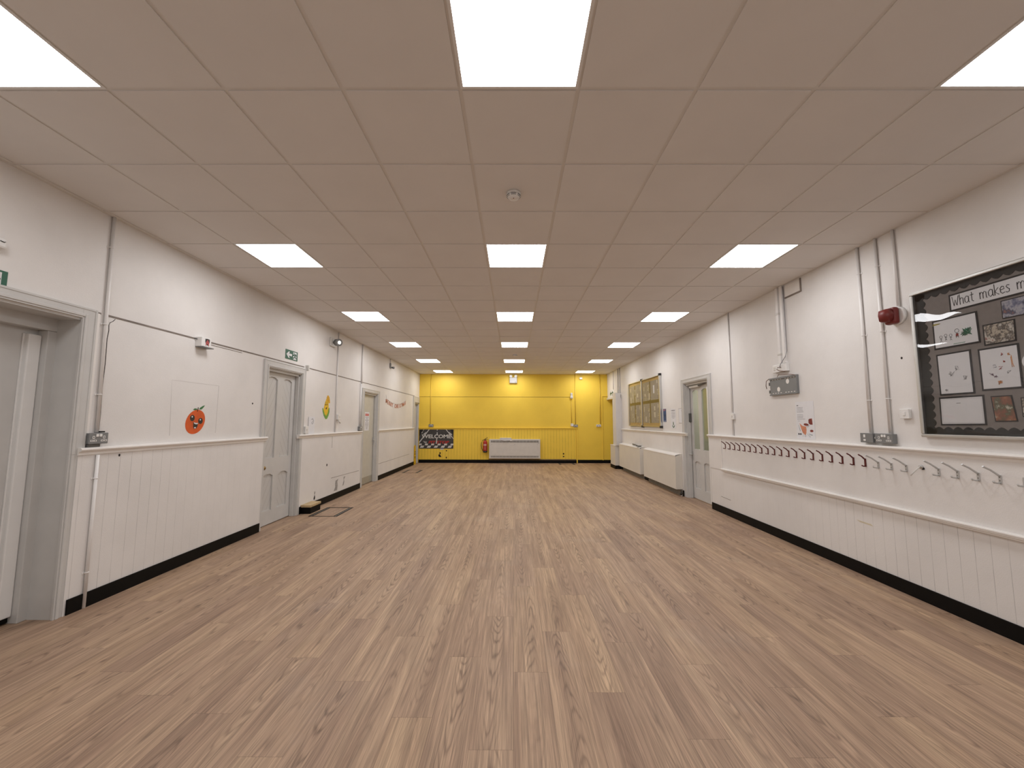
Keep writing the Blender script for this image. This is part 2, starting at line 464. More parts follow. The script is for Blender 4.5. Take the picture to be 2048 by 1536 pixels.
dd = bpy.data.objects.new('diffuser', me); COL.objects.link(dd); dd.parent = L0
firstL = True
for c, nm in light_cols.items():
    for i, r in enumerate(light_rows):
        loc = Vector((gx(c)+.3, gy(r)+.3, H))
        o = L0 if firstL else copy_tree(L0, loc); firstL = False
        if i == 0: o['label'] = f'square lit ceiling panel of the {nm} row behind the camera'
        else: o['label'] = f'square lit ceiling panel of the {nm} row, {ordn[i-1]} the camera'

# smoke detectors
def smoke(x, y, label):
    t = thing('smoke_detector', (x, y, H), label, 'smoke detector', 'smoke detectors on the ceiling')
    MB().tube([(x, y, H), (x, y, H-.018)], .052, 28).build('base_plate', M_white, t)
    mb = MB().tube([(x, y, H-.018), (x, y, H-.03), (x, y, H-.043), (x, y, H-.05)], [.05, .05, .036, .02], 28)
    b = mb.build('sensor_head', M_white, t)
    mb = MB()
    for k in range(6):
        a = k*PI/3
        for s0 in (0, 1):
            r = .050-.006*s0; z = H-.022-.006*s0
            mb.tube([(x+(r+.001)*math.cos(a+q), y+(r+.001)*math.sin(a+q), z-.005) for q in (.12, .35, .6, .9)], .0022, 5)
    mb.build('vent_slots', M_black, t)
    MB().tube([(x+.0, y-.018, H-.049), (x, y-.018, H-.052)], .004, 8).build('indicator_lamp', M_sred, t)
smoke(0, 2.852, 'round white smoke detector on the ceiling between the first two middle panels')
smoke(.04, 10.08, 'small round smoke detector far down the ceiling between distant middle panels')

# ------------------------------------------------------------------ wainscots, rails, skirtings
tn = [2]
def trim(mb, m):
    o = struct(mb.build(f'trim_{tn[0]}', m)); tn[0] += 1; return o
DC = .022  # wainscot thickness
def rail(fr, a0, a1, z, m, d=.052):
    """rounded dado rail with a small ovolo below"""
    s = .016
    prof = [(DC*.0, z+.003), (d-.012, z+.003), (d-.004, z-.002), (d, z-.012), (d-.004, z-.022), (d-.012, z-.027),
            (d-.02, z-.029), (d-.024, z-.040), (DC+.008, z-.052), (DC+.004, z-.056), (0, z-.056)]
    mb = MB(); mb.prism([fr.p(a0, b, c) for c, b in prof], fr.p(a1, 0, 0)-fr.p(a0, 0, 0)); return mb
# left wall
for a0, a1, m, ra, rb in ((3.105, 5.405, M_wallT, 3.10, 5.455), (6.385, 8.87, M_wall, 6.26, 8.88), (10.05, 13.60, M_wall, 9.98, 13.52)):
    trim(FL.box(MB(), a0, a1, .0, Z_RAIL-.04, 0, DC), m)
    trim(rail(FL, ra, rb, Z_RAIL, M_trimw), M_trimw)
trim(FL.box(MB(), YF, 1.9, 0, Z_RAIL-.04, 0, DC), M_wallT)
trim(rail(FL, YF, 1.93, Z_RAIL, M_trimw), M_trimw)
mb = MB()
for a0, a1 in ((YF, 1.9), (3.12, 3.232), (3.252, 5.40), (6.39, 8.875), (10.055, 13.6)): FL.box(mb, a0, a1, 0, .112, DC, DC+.012, .003)
struct(mb.build('baseboard_left', M_base))
# right wall
trim(FR_.box(MB(), YF, 6.89, 0, Z_RAIL-.04, 0, DC), M_wallTR)
mb = FR_.box(MB(), YF, 6.89, .68, Z_RAIL-.04, DC, DC+.006)          # flat coat-hook board
trim(mb, M_wall)
trim(rail(FR_, YF, 6.925, Z_RAIL, M_trimw, .058), M_trimw)
mb = MB(); z = .705
prof = [(0, z), (.034, z), (.042, z-.006), (.042, z-.014), (.036, z-.018), (.036, z-.026), (.028, z-.032), (.026, z-.04), (0, z-.04)]
mb.prism([FR_.p(YF, b, c+DC) for c, b in prof], FR_.p(6.50, 0)-FR_.p(YF, 0)); trim(mb, M_trimw)
trim(FR_.box(MB(), 6.497, 6.515, .68, 1.166, DC, DC+.016, .003), M_trimw)
trim(FR_.box(MB(), 8.0, 12.45, 0, Z_RAIL-.04, 0, DC), M_wall)
trim(rail(FR_, 7.80, 12.46, Z_RAIL, M_trimw), M_trimw)
mb = MB()
for a0, a1 in ((YF, 6.89), (8.0, 8.065), (10.0, 10.33), (12.3, 12.55), (13.17, 13.38)): FR_.box(mb, a0, a1, 0, .112, DC, DC+.012, .003)
struct(mb.build('baseboard_right', M_base))
# back wall
trim(FB.box(MB(), -3.30, 2.19, 0, Z_RAIL-.04, 0, .02), M_yelT)
trim(rail(FB, -3.31, 2.262, 1.222, M_yel, .05), M_yel)
trim(FB.box(MB(), 2.205, 2.25, .0, 1.17, 0, .03, .004), M_yel)
trim(FB.box(MB(), 3.118, 3.15, .1, 2.345, 0, .022, .004), M_yel)
trim(FB.box(MB(), 3.15, 3.63, 2.325, 2.345, 0, .02, .004), M_yel)
mb = MB(); FB.box(mb, -3.30, -.85, 0, .112, .02, .034, .003); FB.box(mb, 2.2, 3.6, 0, .112, .0, .014, .003)
FB.box(mb, -.85, 2.2, 0, .105, .02, .075, .003)
struct(mb.build('baseboard_back', M_base))
trim(FB.box(MB(), -.85, 2.18, .105, .135, .02, .08, .003), M_brownledge)
# narrow shadow-gap joints where the upper wall lining starts
mb = MB()
for a0, a1 in ((YF, 3.19), (3.235, 4.16), (4.345, 4.9), (4.91, 6.38), (6.52, 7.55), (7.60, 8.78), (8.83, 13.62)): FL.box(mb, a0, a1, 2.283, 2.297, -.001, .004)
FL.box(mb, 4.34, 4.9, 2.262, 2.267, -.001, .003)
mb.build('joint_line', M_shadowgap, WL)
mb = MB(); FB.box(mb, -3.32, 1.98, 2.296, 2.308, -.001, .004); FB.box(mb, 1.98, 2.0, 2.29, 2.31, 0, .004)
mb.build('joint_line', mat('dark_mustard_gap', (.27, .17, .02), .8, var=.2), WB)
# crack down the plaster beside the first door
mb = MB()
mb.tube([FL.p(a, b, .001) for a, b in ((3.31, 2.275), (3.29, 2.25), (3.27, 2.238), (3.262, 2.215), (3.266, 2.17), (3.258, 2.1), (3.262, 1.9), (3.257, 1.7), (3.262, 1.5), (3.262, 1.36))], .0022, 5)
mb.build('plaster_crack', M_dark, WL)
def fleck(fr, pts, m, wall, name='plaster_hole', c=.0, t=.0012, label=None):
    mb = MB(); fr.poly(mb, pts, c, c+t); mb.build(name, m, wall, label)
mb = MB(); mb.tube([FL.p(3.94, 1.29, .0005), FL.p(3.918, 1.83, .0005), FL.p(4.55, 1.826, .0005), FL.p(4.545, 1.3, .0005)], .0008, 4)
mb.build('pencil_outline', mat('pencil_mark', (.48, .45, .43), .8), WL)
fleck(FL, FL.ell(5.16, 1.655, .012, .012, 8), M_dark, WL)
fleck(FL, FL.ell(3.43, .0+1.145, .008, .012, 8), M_dark, WL, c=DC)
c_ = DC
fleck(FL, [(6.845, .15), (6.86, .13), (6.89, .14), (6.895, .17), (6.88, .21), (6.865, .20)], M_dark, WL, c=c_)
fleck(FL, [(6.86, .215), (6.88, .215), (6.9, .27), (6.875, .25), (6.86, .275)], M_plaster, WL, name='bare_plaster_patch', c=c_)
fleck(FL, [(7.60, .15), (7.75, .145), (7.76, .24), (7.74, .30), (7.78, .35), (7.66, .33), (7.65, .27), (7.66, .22)], M_plaster, WL, name='bare_plaster_patch', c=c_)
fleck(FL, [(7.98, .19), (8.03, .195), (8.06, .26), (8.04, .30), (8.10, .36), (8.02, .35), (8.03, .28)], M_plaster, WL, name='bare_plaster_patch', c=c_)
fleck(FL, FL.ell(7.28, .66, .02, .022, 8), M_dark, WL, c=c_)
for a0, a1, b0, b1 in ((7.47, 8.80, .405, .383), (10.07, 13.0, .395, .40)):
    mb = MB(); mb.tube([FL.p(a0, b0, c_), FL.p(a1, b1, c_)], .0035, 4); mb.build('board_joint', M_shadowgap, WL)
mb = MB(); mb.tube([FL.p(7.45, 1.16, c_), FL.p(7.45, .95, c_)], .003, 4); mb.build('board_joint', M_shadowgap, WL)
mb = MB(); mb.tube([FR_.p(6.59, .257, c_), FR_.p(6.31, .249, c_)], .003, 4); mb.build('board_joint', M_shadowgap, WR)
fleck(FR_, FR_.ell(3.452, 1.982, .009, .011, 8), M_dark, WR)
fleck(FR_, [(4.02, .50), (3.86, .495), (3.84, .48), (3.98, .485)], mat('ochre_scrape', (.64, .57, .42), .8), WR, name='paint_scrape', c=c_)
fb = .02
for a, b, ra, rb in ((-2.55, .335, .028, .03), (-2.33, .418, .022, .025), (-2.33, .18, .02, .035), (1.757, .32, .026, .03), (1.757, .225, .026, .022)):
    fleck(FB, FB.ell(a, b, ra, rb, 10), M_dark, WB, c=fb)
fleck(FB, [(-2.6, .29), (-2.56, .30), (-2.53, .25), (-2.5, .20), (-2.58, .20), (-2.61, .24)], M_dark, WB, c=fb)

# ------------------------------------------------------------------ doors
def architrave(fr, a0, a1, zt, w, m, root, sides=(1, 1), low=(0, 0), t=.028, top=.085):
    """moulded surround; low = how much of the outer edge the wainscot hides below the rail"""
    mb = MB()
    def leg(ai, sgn, cut):
        ao = ai + sgn*w
        for z0, z1, cc in ((0, Z_RAIL-.045, cut), (Z_RAIL-.045, zt+top, 0)):
            o = ao - sgn*cc
            fr.box(mb, ai, o, z0, z1, 0, t-.010, .002)
            if abs(o-ai) > .05: fr.box(mb, ai+sgn*.012, ai+sgn*.034, z0, min(z1, zt+.034), t-.012, t-.003, .003)
            if cc == 0: fr.box(mb, ao-sgn*.016, ao, z0, z1, t-.012, t-.006, .002)
    if sides[0]: leg(a0, -1, low[0])
    if sides[1]: leg(a1, 1, low[1])
    l = a0 - (w if sides[0] else 0); r = a1 + (w if sides[1] else 0)
    fr.box(mb, a0, a1, zt, zt+top, 0, t-.010, .002)
    fr.box(mb, a0-.012 if sides[0] else a0, a1+.012 if sides[1] else a1, zt+.012, zt+.034, t-.012, t-.003, .003)
    fr.box(mb, l+(.016 if sides[0] else 0), r-(.016 if sides[1] else 0), zt+top-.016, zt+top, t-.012, t-.006, .002)
    return mb.build('architrave', m, root)
def lining(fr, a0, a1, zt, d0, d1, m, root, t=.012, stop=None):
    mb = MB()
    fr.box(mb, a0, a0+t, 0, zt-t, -d0, -d1); fr.box(mb, a1-t, a1, 0, zt-t, -d0, -d1); fr.box(mb, a0, a1, zt-t, zt, -d0, -d1)
    if stop:
        s0, s1, sw, sh = stop
        fr.box(mb, a0+t, a0+t+sw, 0, zt-t, -s0, -s1, .003); fr.box(mb, a1-t-sw, a1-t, 0, zt-t, -s0, -s1, .003)
        fr.box(mb, a0+t, a1-t, zt-t-sh, zt-t, -s0, -s1, .003)
    return mb.build('door_frame', m, root)
def panelled_leaf(fr, a0, a1, z0, z1, c, root, glazed=False):
    """four-panel leaf with cambered panel heads; front face at depth c behind the wall plane"""
    W = a1-a0; am = (a0+a1)/2; st = .107; mu = .065
    lo = (z0+.185, .70); up = (.915, z1-.09)
    f0, f1 = -c-.018, -c
    mb = MB(); P = []
    cols = ((a0+st, am-mu), (am+mu, a1-st))
    fr.box(mb, a0, a0+st, z0, z1, f0, f1, .002); fr.box(mb, a1-st, a1, z0, z1, f0, f1, .002)
    for (b0, b1) in ((z0, lo[0]), (lo[1], up[0]), (up[1], z1)): fr.box(mb, a0+st, a1-st, b0, b1, f0, f1)
    for (b0, b1) in (lo, up): fr.box(mb, am-mu, am+mu, b0, b1, f0, f1)
    for (p0, p1) in cols:
        for (b0, b1) in (lo, up):
            # shaped corners under each panel head
            for s, e in ((p0, 1), (p1, -1)):
                fr.poly(mb, [(s, b1), (s+e*.085, b1), (s+e*.06, b1-.006), (s+e*.03, b1-.015), (s+e*.022, b1-.026), (s, b1-.028)][::e], f0, f1-.001)
            # splayed sill of the panel
            fr.poly(mb, [(p0+.02, b0), (p1-.02, b0), (p1-.035, b0+.012), (p0+.035, b0+.012)], f0, f1-.003)
    mb.build('stiles_and_rails', M_grey, root)
    mb = MB()
    if glazed: fr.box(mb, a0+.05, a1-.05, z0+.05, .80, f0-.012, f0+.001)
    else: fr.box(mb, a0+.05, a1-.05, z0+.05, z1-.05, f0-.012, f0+.001)
    b = mb.build('boarded_panels', M_diag, root)
    if glazed:
        for (p0, p1) in cols:
            fr.box(MB(), p0-.01, p1+.01, up[0]-.01, up[1]+.01, f0-.004, f0+.0).build('glass_pane', M_pane, root)
def knob(fr, a, b, c, root):
    o = fr.p(a, b, c); n = fr.n
    MB().tube([o, o+n*.006, o+n*.008, o+n*.03, o+n*.034, o+n*.05, o+n*.062, o+n*.066], [.024, .024, .010, .010, .020, .028, .020, .004], 20).build('door_knob', M_brass, root, 'round brass knob')
def lever(fr, a, b, c, root, d=1):
    h = fr.box(MB(), a-.02, a+.02, b-.11, b+.06, c, c+.008, .003).build('handle_plate', M_steel, root)
    o = fr.p(a, b, c+.008); n = fr.n
    MB().tube([o, o+n*.035, o+n*.045+fr.p(d*.012, 0)-fr.p(0, 0), o+n*.045+fr.p(d*.11, 0)-fr.p(0, 0)], .009, 10).build('lever_handle', M_steel, h)

# door_1: flush door in the deep opening at the near left
D1 = sroot('door_1', FL.p(2.56, 0, -.2))
architrave(FL, 2.05, 3.045, 2.22, .105, M_grey, D1, low=(0, .03))
lining(FL, 2.05, 3.07, 2.215, 0, .185, M_grey, D1)
mb = MB()
FL.box(mb, 3.0, 3.07, 0, 2.109, -.185, -.265, .004); FL.box(mb, 2.05, 2.12, 0, 2.109, -.185, -.265, .004)
FL.box(mb, 2.05, 3.07, 2.11, 2.215, -.185, -.265, .004); mb.build('door_frame', M_grey, D1)
FL.box(MB(), 2.09, 3.04, .01, 2.13, -.265, -.30).build('door_leaf', M_grey, D1)
mb = MB(); FL.box(mb, 2.915, 2.998, .05, 2.07, -.262, -.225, .008); FL.box(mb, 2.905, 2.999, .05, 2.07, -.266, -.255, .004)
mb.build('finger_guard', M_white, D1, 'white plastic strip over the hinge side')
FL.box(MB(), 2.12, 2.998, .01, .055, -.266, -.25).build('kick_strip', M_base, D1)
# the wall edging beside it
trim(FL.box(MB(), 3.153, 3.178, 1.225, 2.285, 0, .012, .003), M_trimw)

# door_2: four-panel door
D2 = sroot('door_2', FL.p(5.88, 0, -.06))
architrave(FL, 5.45, 6.315, 2.165, .105, M_grey, D2, low=(.06, .03), top=.10)
lining(FL, 5.45, 6.315, 2.165, 0, .14, M_grey, D2, stop=(.02, .072, .022, .03))
panelled_leaf(FL, 5.468, 6.297, .01, 2.145, .075, D2)
knob(FL, 5.525, .80, -.075, D2)
FL.box(MB(), 5.49, 5.50, .70, .90, -.075, -.071).build('lock_case', M_dsteel, D2)

# door_3: flush door with paper sign
D3 = sroot('door_3', FL.p(9.45, 0, -.06))
architrave(FL, 9.0, 9.9, 2.085, .125, M_grey, D3, low=(.0, .0), top=.085)
lining(FL, 9.0, 9.9, 2.085, 0, .12, M_grey, D3, stop=(.015, .06, .02, .03))
FL.box(MB(), 9.015, 9.885, .01, 2.07, -.065, -.105, .002).build('door_leaf', mat('warm_grey_door', (.56, .54, .47), .4, var=.04), D3)
FL.box(MB(), 9.03, 9.87, .012, .165, -.065, -.062).build('kick_plate', M_kplate, D3)
lever(FL, 9.84, .99, -.065, D3, -1)
# door_4: narrow door in the far left corner
D4 = sroot('door_4', FL.p(13.95, 0, -.06))
architrave(FL, 13.63, 14.3, 2.07, .19, M_grey, D4, sides=(1, 0), low=(.155, 0), top=.205)
lining(FL, 13.63, 14.3, 2.07, 0, .14, M_grey, D4, stop=(.02, .075, .02, .03))
FL.box(MB(), 13.645, 14.285, .01, 2.055, -.08, -.12, .002).build('door_leaf', M_grey, D4)
# door_5: glazed four-panel door on the right wall
D5 = sroot('door_5', FR_.p(7.4, 0, -.09))
architrave(FR_, 6.915, 7.887, 2.17, .112, M_grey, D5, low=(.09, .0), top=.085)
lining(FR_, 6.915, 7.887, 2.17, 0, .16, M_grey, D5, stop=(.02, .09, .02, .03))
panelled_leaf(FR_, 7.05, 7.875, .012, 2.125, .098, D5, glazed=True)
FR_.box(MB(), 6.927, 7.052, 0, 2.158, -.10, -.16).build('hinge_jamb', M_grey, D5)
FR_.box(MB(), 7.05, 7.13, .03, 2.05, -.098, -.066, .008).build('finger_guard', M_white, D5, 'white plastic strip over the hinge side')
lever(FR_, 7.82, .82, -.098, D5, 1)
FR_.box(MB(), 7.83, 7.868, 1.43, 1.60, -.097, -.055, .008).build('door_lock', M_dsteel, D5, 'dark metal digital lock')
mb = MB(); FR_.box(mb, 7.42, 7.80, 2.075, 2.115, -.098, -.05, .006); mb.build('door_closer', M_offw, D5)
mb = MB(); mb.tube([FR_.p(7.42, 2.10, -.06), FR_.p(7.15, 2.125, -.07)], .009, 8); mb.build('closer_arm', M_dsteel, D5)
# door_6: end door in the far right recess
D6 = sroot('door_6', Vector((3.52, 13.86, 0)))
MB().box((3.5, 13.42, .01), (3.54, 14.3, 2.16)).build('door_leaf', M_grey, D6)
FR_.box(MB(), 13.36, 14.319, 2.2, 2.262, 0, .03, .004).build('head_trim', M_offw, D6)
MB().box((3.335, 13.4, 2.19), (3.63, 14.32, 2.2)).build('head_lining', M_yel, D6)
# corridor seen through the glazed door
M_corr = mat('corridor_cream_tiles', (.47, .46, .37), .4, var=.06, vscale=3)
mb = MB(); mb.box((4.55, 6.2, 0), (4.62, 9.4, 2.6)); mb.box((3.632, 6.13, 0), (4.62, 6.2, 2.6)); mb.box((3.632, 9.4, 0), (4.62, 9.47, 2.6)); mb.box((3.632, 6.2, 2.6), (4.62, 9.4, 2.66))
struct(mb.build('wall_corridor', M_corr))
mb = MB()
for z in (.9, 1.2, 1.5, 1.8, 2.1): mb.tube([(4.549, 6.25, z), (4.549, 9.35, z)], .006, 4)
for k in range(10): mb.tube([(4.549, 6.4+.3*k, .1), (4.549, 6.4+.3*k, 2.5)], .006, 4)
mb.build('tile_joint', mat('corridor_joint', (.33, .33, .24), .8), bpy.data.objects['wall_corridor'])
MB().box((4.50, 6.2, 0), (4.55, 9.4, 1.05)).build('tile_dado', mat('corridor_grey_dado', (.36, .37, .34), .5), bpy.data.objects['wall_corridor'])
ld = bpy.data.lights.new('corridor_lamp', 'AREA'); ld.energy = 22; ld.size = .6; ld.color = (1, .96, .85)
lo = bpy.data.objects.new('corridor_lamp', ld); COL.objects.link(lo); lo.location = (4.1, 7.8, 2.58)

# ------------------------------------------------------------------ conduits
def conduit(name, fr, pts, r, m, label, cat, clips=(), group=None):
    a, b, c = pts[-1]
    t = thing(name, fr.p(a, min(p[1] for p in pts), 0), label, cat, group)
    MB().tube([fr.p(a, b, r+.001) for a, b, c in pts], r, 12).build('tube', m, t)
    for (ca, cb) in clips:
        mb = MB(); fr.box(mb, ca-r-.016, ca+r+.006, cb-.008, cb+.008, 0, .004, .001)
        mb.tube([fr.p(ca-r-.001, cb, .002), fr.p(ca-r-.001, cb, r*1.3), fr.p(ca, cb, 2*r+.003), fr.p(ca+r+.001, cb, r*1.3), fr.p(ca+r+.001, cb, .002)], .0042, 6)
        mb.build('clip', m, t)
    return t
v = lambda a, z0, z1, a2=None: [(a, z1, 0), (a2 if a2 is not None else a, z0, 0)]
conduit('cable_conduit', FL, v(3.212, 1.34, H-.002, 3.236), .012, M_cond, 'white vertical conduit from ceiling to the double socket beside the near left doorway', 'conduit', [(3.213, 2.85), (3.22, 2.21), (3.229, 1.64)])
t = conduit('cable_conduit', Fr('L', XL+DC), v(3.241, .002, 1.162, 3.241), .0115, M_cond, 'lower conduit running down to the floor below the near left socket', 'conduit', [(3.241, .98), (3.241, .266)])
conduit('cable_conduit', FL, v(7.575, 1.23, H-.002), .011, M_cond, 'thin conduit down the left wall between the corn picture and the pull switch box', 'conduit')
conduit('cable_conduit', FL, v(8.80, 2.25, H-.002), .014, M_cond, 'upper conduit on the left wall just before the flush grey door', 'conduit')
conduit('cable_conduit', FL, v(8.765, 1.33, 2.25), .011, M_cond, 'lower conduit left of the flush grey door ending at a grey socket', 'conduit', [(8.765, 1.66)])
conduit('cable_conduit', FL, v(8.825, 1.33, 2.25), .009, M_cond, 'slim conduit hugging the frame of the flush grey door', 'conduit')
conduit('cable_conduit', FL, v(10.82, 3.0, H-.002), .012, M_cond, 'short conduit stub from the ceiling above the red letter banner', 'conduit')
conduit('cable_conduit', FR_, v(6.165, 1.232, H-.002), .011, M_cond, 'thin conduit right of the glazed door with a small switch at its foot', 'conduit')
conduit('cable_conduit', FR_, v(3.795, 1.335, H-.002), .0125, M_cond, 'left one of two long conduits above the grey sockets on the right wall', 'conduit', [(3.795, 2.85), (3.795, 2.25), (3.795, 1.635)])
conduit('cable_conduit', FR_, v(3.60, 1.335, H-.002), .0125, M_cond, 'right one of two long conduits above the grey sockets on the right wall', 'conduit', [(3.60, 2.85), (3.60, 2.245), (3.60, 1.64)])
conduit('cable_conduit', FR_, v(3.428, 2.41, H-.002), .012, M_cond, 'short conduit from the ceiling down to the red alarm sounder', 'conduit')
conduit('cable_conduit', FR_, v(12.82, 2.33, H-.002), .017, M_cond, 'left pipe above the tall white boxing in the far right corner', 'pipe')
conduit('cable_conduit', FR_, v(12.60, 2.33, H-.002), .016, M_cond, 'right pipe above the tall white boxing in the far right corner', 'pipe', [(12.60, 2.93)])
conduit('cable_conduit', FR_, v(13.43, 2.51, H-.002), .010, M_cond, 'thin conduit from the ceiling down to the far exit sign', 'conduit')
conduit('cable_conduit', FB, v(-2.915, 1.335, H-.002), .011, M_condy, 'yellow painted conduit at the left of the yellow wall', 'conduit')
conduit('cable_conduit', FB, v(2.19, 1.335, H-.002), .013, M_condy, 'yellow painted conduit at the right end of the dado rail on the yellow wall', 'conduit', [(2.19, 1.62)])
conduit('cable_conduit', FB, v(3.06, 1.345, H-.002), .015, M_condy, 'yellow painted conduit rightmost on the yellow wall above a white socket', 'conduit', [(3.06, 1.65)])
conduit('cable_conduit', FB, v(2.053, 1.37, 2.245), .012, M_condy, 'punched yellow strip below the small white wall unit', 'conduit')

# ------------------------------------------------------------------ sockets, switches, boxes
def socket(fr, a0, a1, z0, z1, depth, label, gangs=2, body=M_gmetal, face=M_gmetal, inset=M_white, group=None, plug=False, cat='socket'):
    W = a1-a0; sg = fr.u.x + fr.u.y
    t = thing('wall_socket', fr.p((a0+a1)/2, z0, 0), label, cat, group)
    fr.box(MB(), a0+.004, a1-.004, z0+.002, z1-.002, 0, depth-.008, .003).build('back_box', body, t)
    fp = fr.box(MB(), a0, a1, z0, z1, depth-.008, depth, .004).build('face_plate', face, t)
    am = (a0+a1)/2; zm = (z0+z1)/2
    if gangs == 2:
        for k in (-1, 1):
            fr.box(MB(), am+k*.013-.010, am+k*.013+.010, zm+.012, zm+.034, depth-.001, depth+.004, .002).build('rocker', inset, t)
            mb = MB(); cx = am+k*W*.27
            for dx, dz, w2, h2 in ((0, .008, .008, .011), (-.013, -.018, .011, .007), (.013, -.018, .011, .007)):
                fr.box(mb, cx+dx-w2, cx+dx+w2, zm+dz-h2, zm+dz+h2, depth-.001, depth+.0015)
            s = mb.build('socket_face', inset, t)
            mb = MB()
            for dx, dz, w2, h2 in ((0, .008, .003, .006), (-.013, -.018, .006, .0025), (.013, -.018, .006, .0025)):
                fr.box(mb, cx+dx-w2, cx+dx+w2, zm+dz-h2, zm+dz+h2, depth+.001, depth+.002)
            mb.build('pin_holes', M_black, s)
    elif gangs == 1:
        fr.box(MB(), am-sg*.02-.010, am-sg*.02+.010, zm+.002, zm+.03, depth-.001, depth+.003, .002).build('rocker', inset, t)
        fr.box(MB(), am-sg*.02-.012, am-sg*.02+.012, zm-.03, zm-.012, depth-.001, depth+.002, .002).build('fuse_cover', inset, t)
    else:
        fr.box(MB(), am-.012, am+.012, zm-.016, zm+.016, depth-.001, depth+.004, .003).build('rocker', inset, t)
    return t
t = socket(FL, 3.15, 3.30, 1.250, 1.337, .045, 'grey metal double socket standing on the dado rail beside the near left doorway')
FL.box(MB(), 3.24, 3.285, 1.338, 1.35, 0, .03, .002).build('cable_clamp', M_black, t)
FL.box(MB(), 3.155, 3.25, 1.226, 1.249, 0, .035, .002).build('lower_box', M_dsteel, t)
socket(FL, 8.70, 8.855, 1.235, 1.325, .045, 'grey metal double socket left of the flush grey door')
socket(FB, -2.965, -2.80, 1.245, 1.335, .045, 'grey double socket at the left end of the yellow wall')
socket(FB, 2.12, 2.265, 1.245, 1.335, .045, 'grey double socket at the right end of the yellow dado rail')
socket(FB, 2.015, 2.112, 1.275, 1.37, .04, 'small white fused switch beside the grey socket on the yellow wall', gangs=1, body=M_white, face=M_white, inset=M_offw)
socket(FB, 2.91, 3.075, 1.262, 1.34, .045, 'white double socket near the right corner of the yellow wall', body=M_white, face=M_white, inset=M_inkg)
t = socket(FR_, 3.745, 3.88, 1.245, 1.333, .045, 'grey metal fused spur, left one of the pair on the right wall', gangs=1)
MB().tube([FR_.p(3.742, 1.29, .02), FR_.p(3.735, 1.29, .02)], .014, 12).build('cable_gland', M_white, t)
socket(FR_, 3.55, 3.722, 1.245, 1.333, .045, 'grey metal double socket, right one of the pair on the right wall')
socket(FR_, 3.405, 3.487, 1.463, 1.545, .028, 'white single light switch left of the large display case', gangs=0, body=M_white, face=M_white, inset=M_white, cat='switch')
socket(FR_, 6.105, 6.195, 1.47, 1.565, .03, 'white switch on the thin conduit right of the glazed door', gangs=0, body=M_white, face=M_white, inset=M_offw, cat='switch')
t = socket(FL, 6.452, 6.545, 1.24, 1.352, .035, 'small white switch box on the left dado rail right of the panelled door', gangs=0, body=M_white, face=M_white, inset=M_offw, cat='switch')
t = socket(FL, 7.625, 7.75, 1.46, 1.56, .04, 'white control box right of the corn picture', gangs=0, body=M_white, face=M_white, inset=M_offw, cat='switch')
MB().tube([FL.p(7.64, 1.45, .03), FL.p(7.70, 1.40, .05)], .012, 8).build('thermostat_knob', M_offw, t)
# punched strip holes under the wall unit
st_ = [o for o in bpy.data.objects if o.get('label', '').startswith('punched yellow')][0]
for k in range(9): MB().prism([FB.p(x, z, .0245) for x, z in FB.ell(2.053, 2.2-k*.045, .006, .008, 8)], FB.n*.001).build('punched_hole', mat('brown_hole', (.16, .09, .01), .9), st_)

t = thing('wall_sensor_unit', FB.p(2.055, 2.25, 0), 'small white wall unit where the dark joint ends on the yellow wall', 'sensor')
FB.box(MB(), 2.015, 2.1, 2.25, 2.35, 0, .06, .008).build('lower_housing', M_white, t)
FB.box(MB(), 2.02, 2.095, 2.352, 2.45, 0, .045, .02).build('upper_housing', M_offw, t)
FB.box(MB(), 2.04, 2.075, 2.28, 2.30, .058, .063, .002).build('indicator_window', M_inkg, t)
t = thing('ceiling_hung_box', FB.p(2.39, 2.92, 0), 'little white box hung from two rods under the ceiling of the yellow wall', 'sensor')
FB.box(MB(), 2.345, 2.44, 2.925, 3.0, .0, .06, .008).build('housing', M_white, t)
MB().tube([FB.p(2.37, 3.0, .03), FB.p(2.37, H-.003, .03)], .004, 6).build('rod', M_steel, t)
MB().tube([FB.p(2.415, 3.0, .03), FB.p(2.415, H-.003, .03)], .004, 6).build('rod', M_steel, t)
t = thing('emergency_light', FB.p(0, 2.78, 0), 'white twin-spot emergency light box at the top of the yellow wall', 'emergency light')
FB.box(MB(), -.132, .132, 2.785, 2.985, 0, .09, .014).build('battery_box', mat('dull_white_plastic', (.50, .50, .50), .5, var=.02), t)
FB.box(MB(), .055, .115, 2.81, 2.835, .089, .092).build('test_label', M_inkg, t)
for x in (-.085, .085):
    lamp = MB().tube([FB.p(x, 3.03, .02), FB.p(x, 3.03, .05), FB.p(x, 3.028, .095)], [.028, .044, .05], 18).build('lamp_head', M_offw, t)
    MB().tube([FB.p(x, 3.028, .0955), FB.p(x, 3.028, .098)], .044, 18).build('lens', mat('clear_lens', (.55, .55, .50), .15), lamp)
    MB().tube([FB.p(x, 2.983, .05), FB.p(x, 3.0, .05)], .012, 8).build('swivel', M_dsteel, t)

# junction box at the top right corner of the panelled door
t = thing('junction_box', FL.p(6.44, 2.235, 0), 'small grey junction box at the top right corner of the panelled door', 'junction box')
FL.box(MB(), 6.425, 6.46, 2.235, 2.325, 0, .05, .004).build('housing', M_offw, t)
FL.box(MB(), 6.46, 6.52, 2.255, 2.31, 0, .012, .003).build('side_cover', M_white, t)
MB().tube([FL.p(6.49, 2.284, .012), FL.p(6.49, 2.284, .014)], .009, 10).build('knockout', M_dark, t)

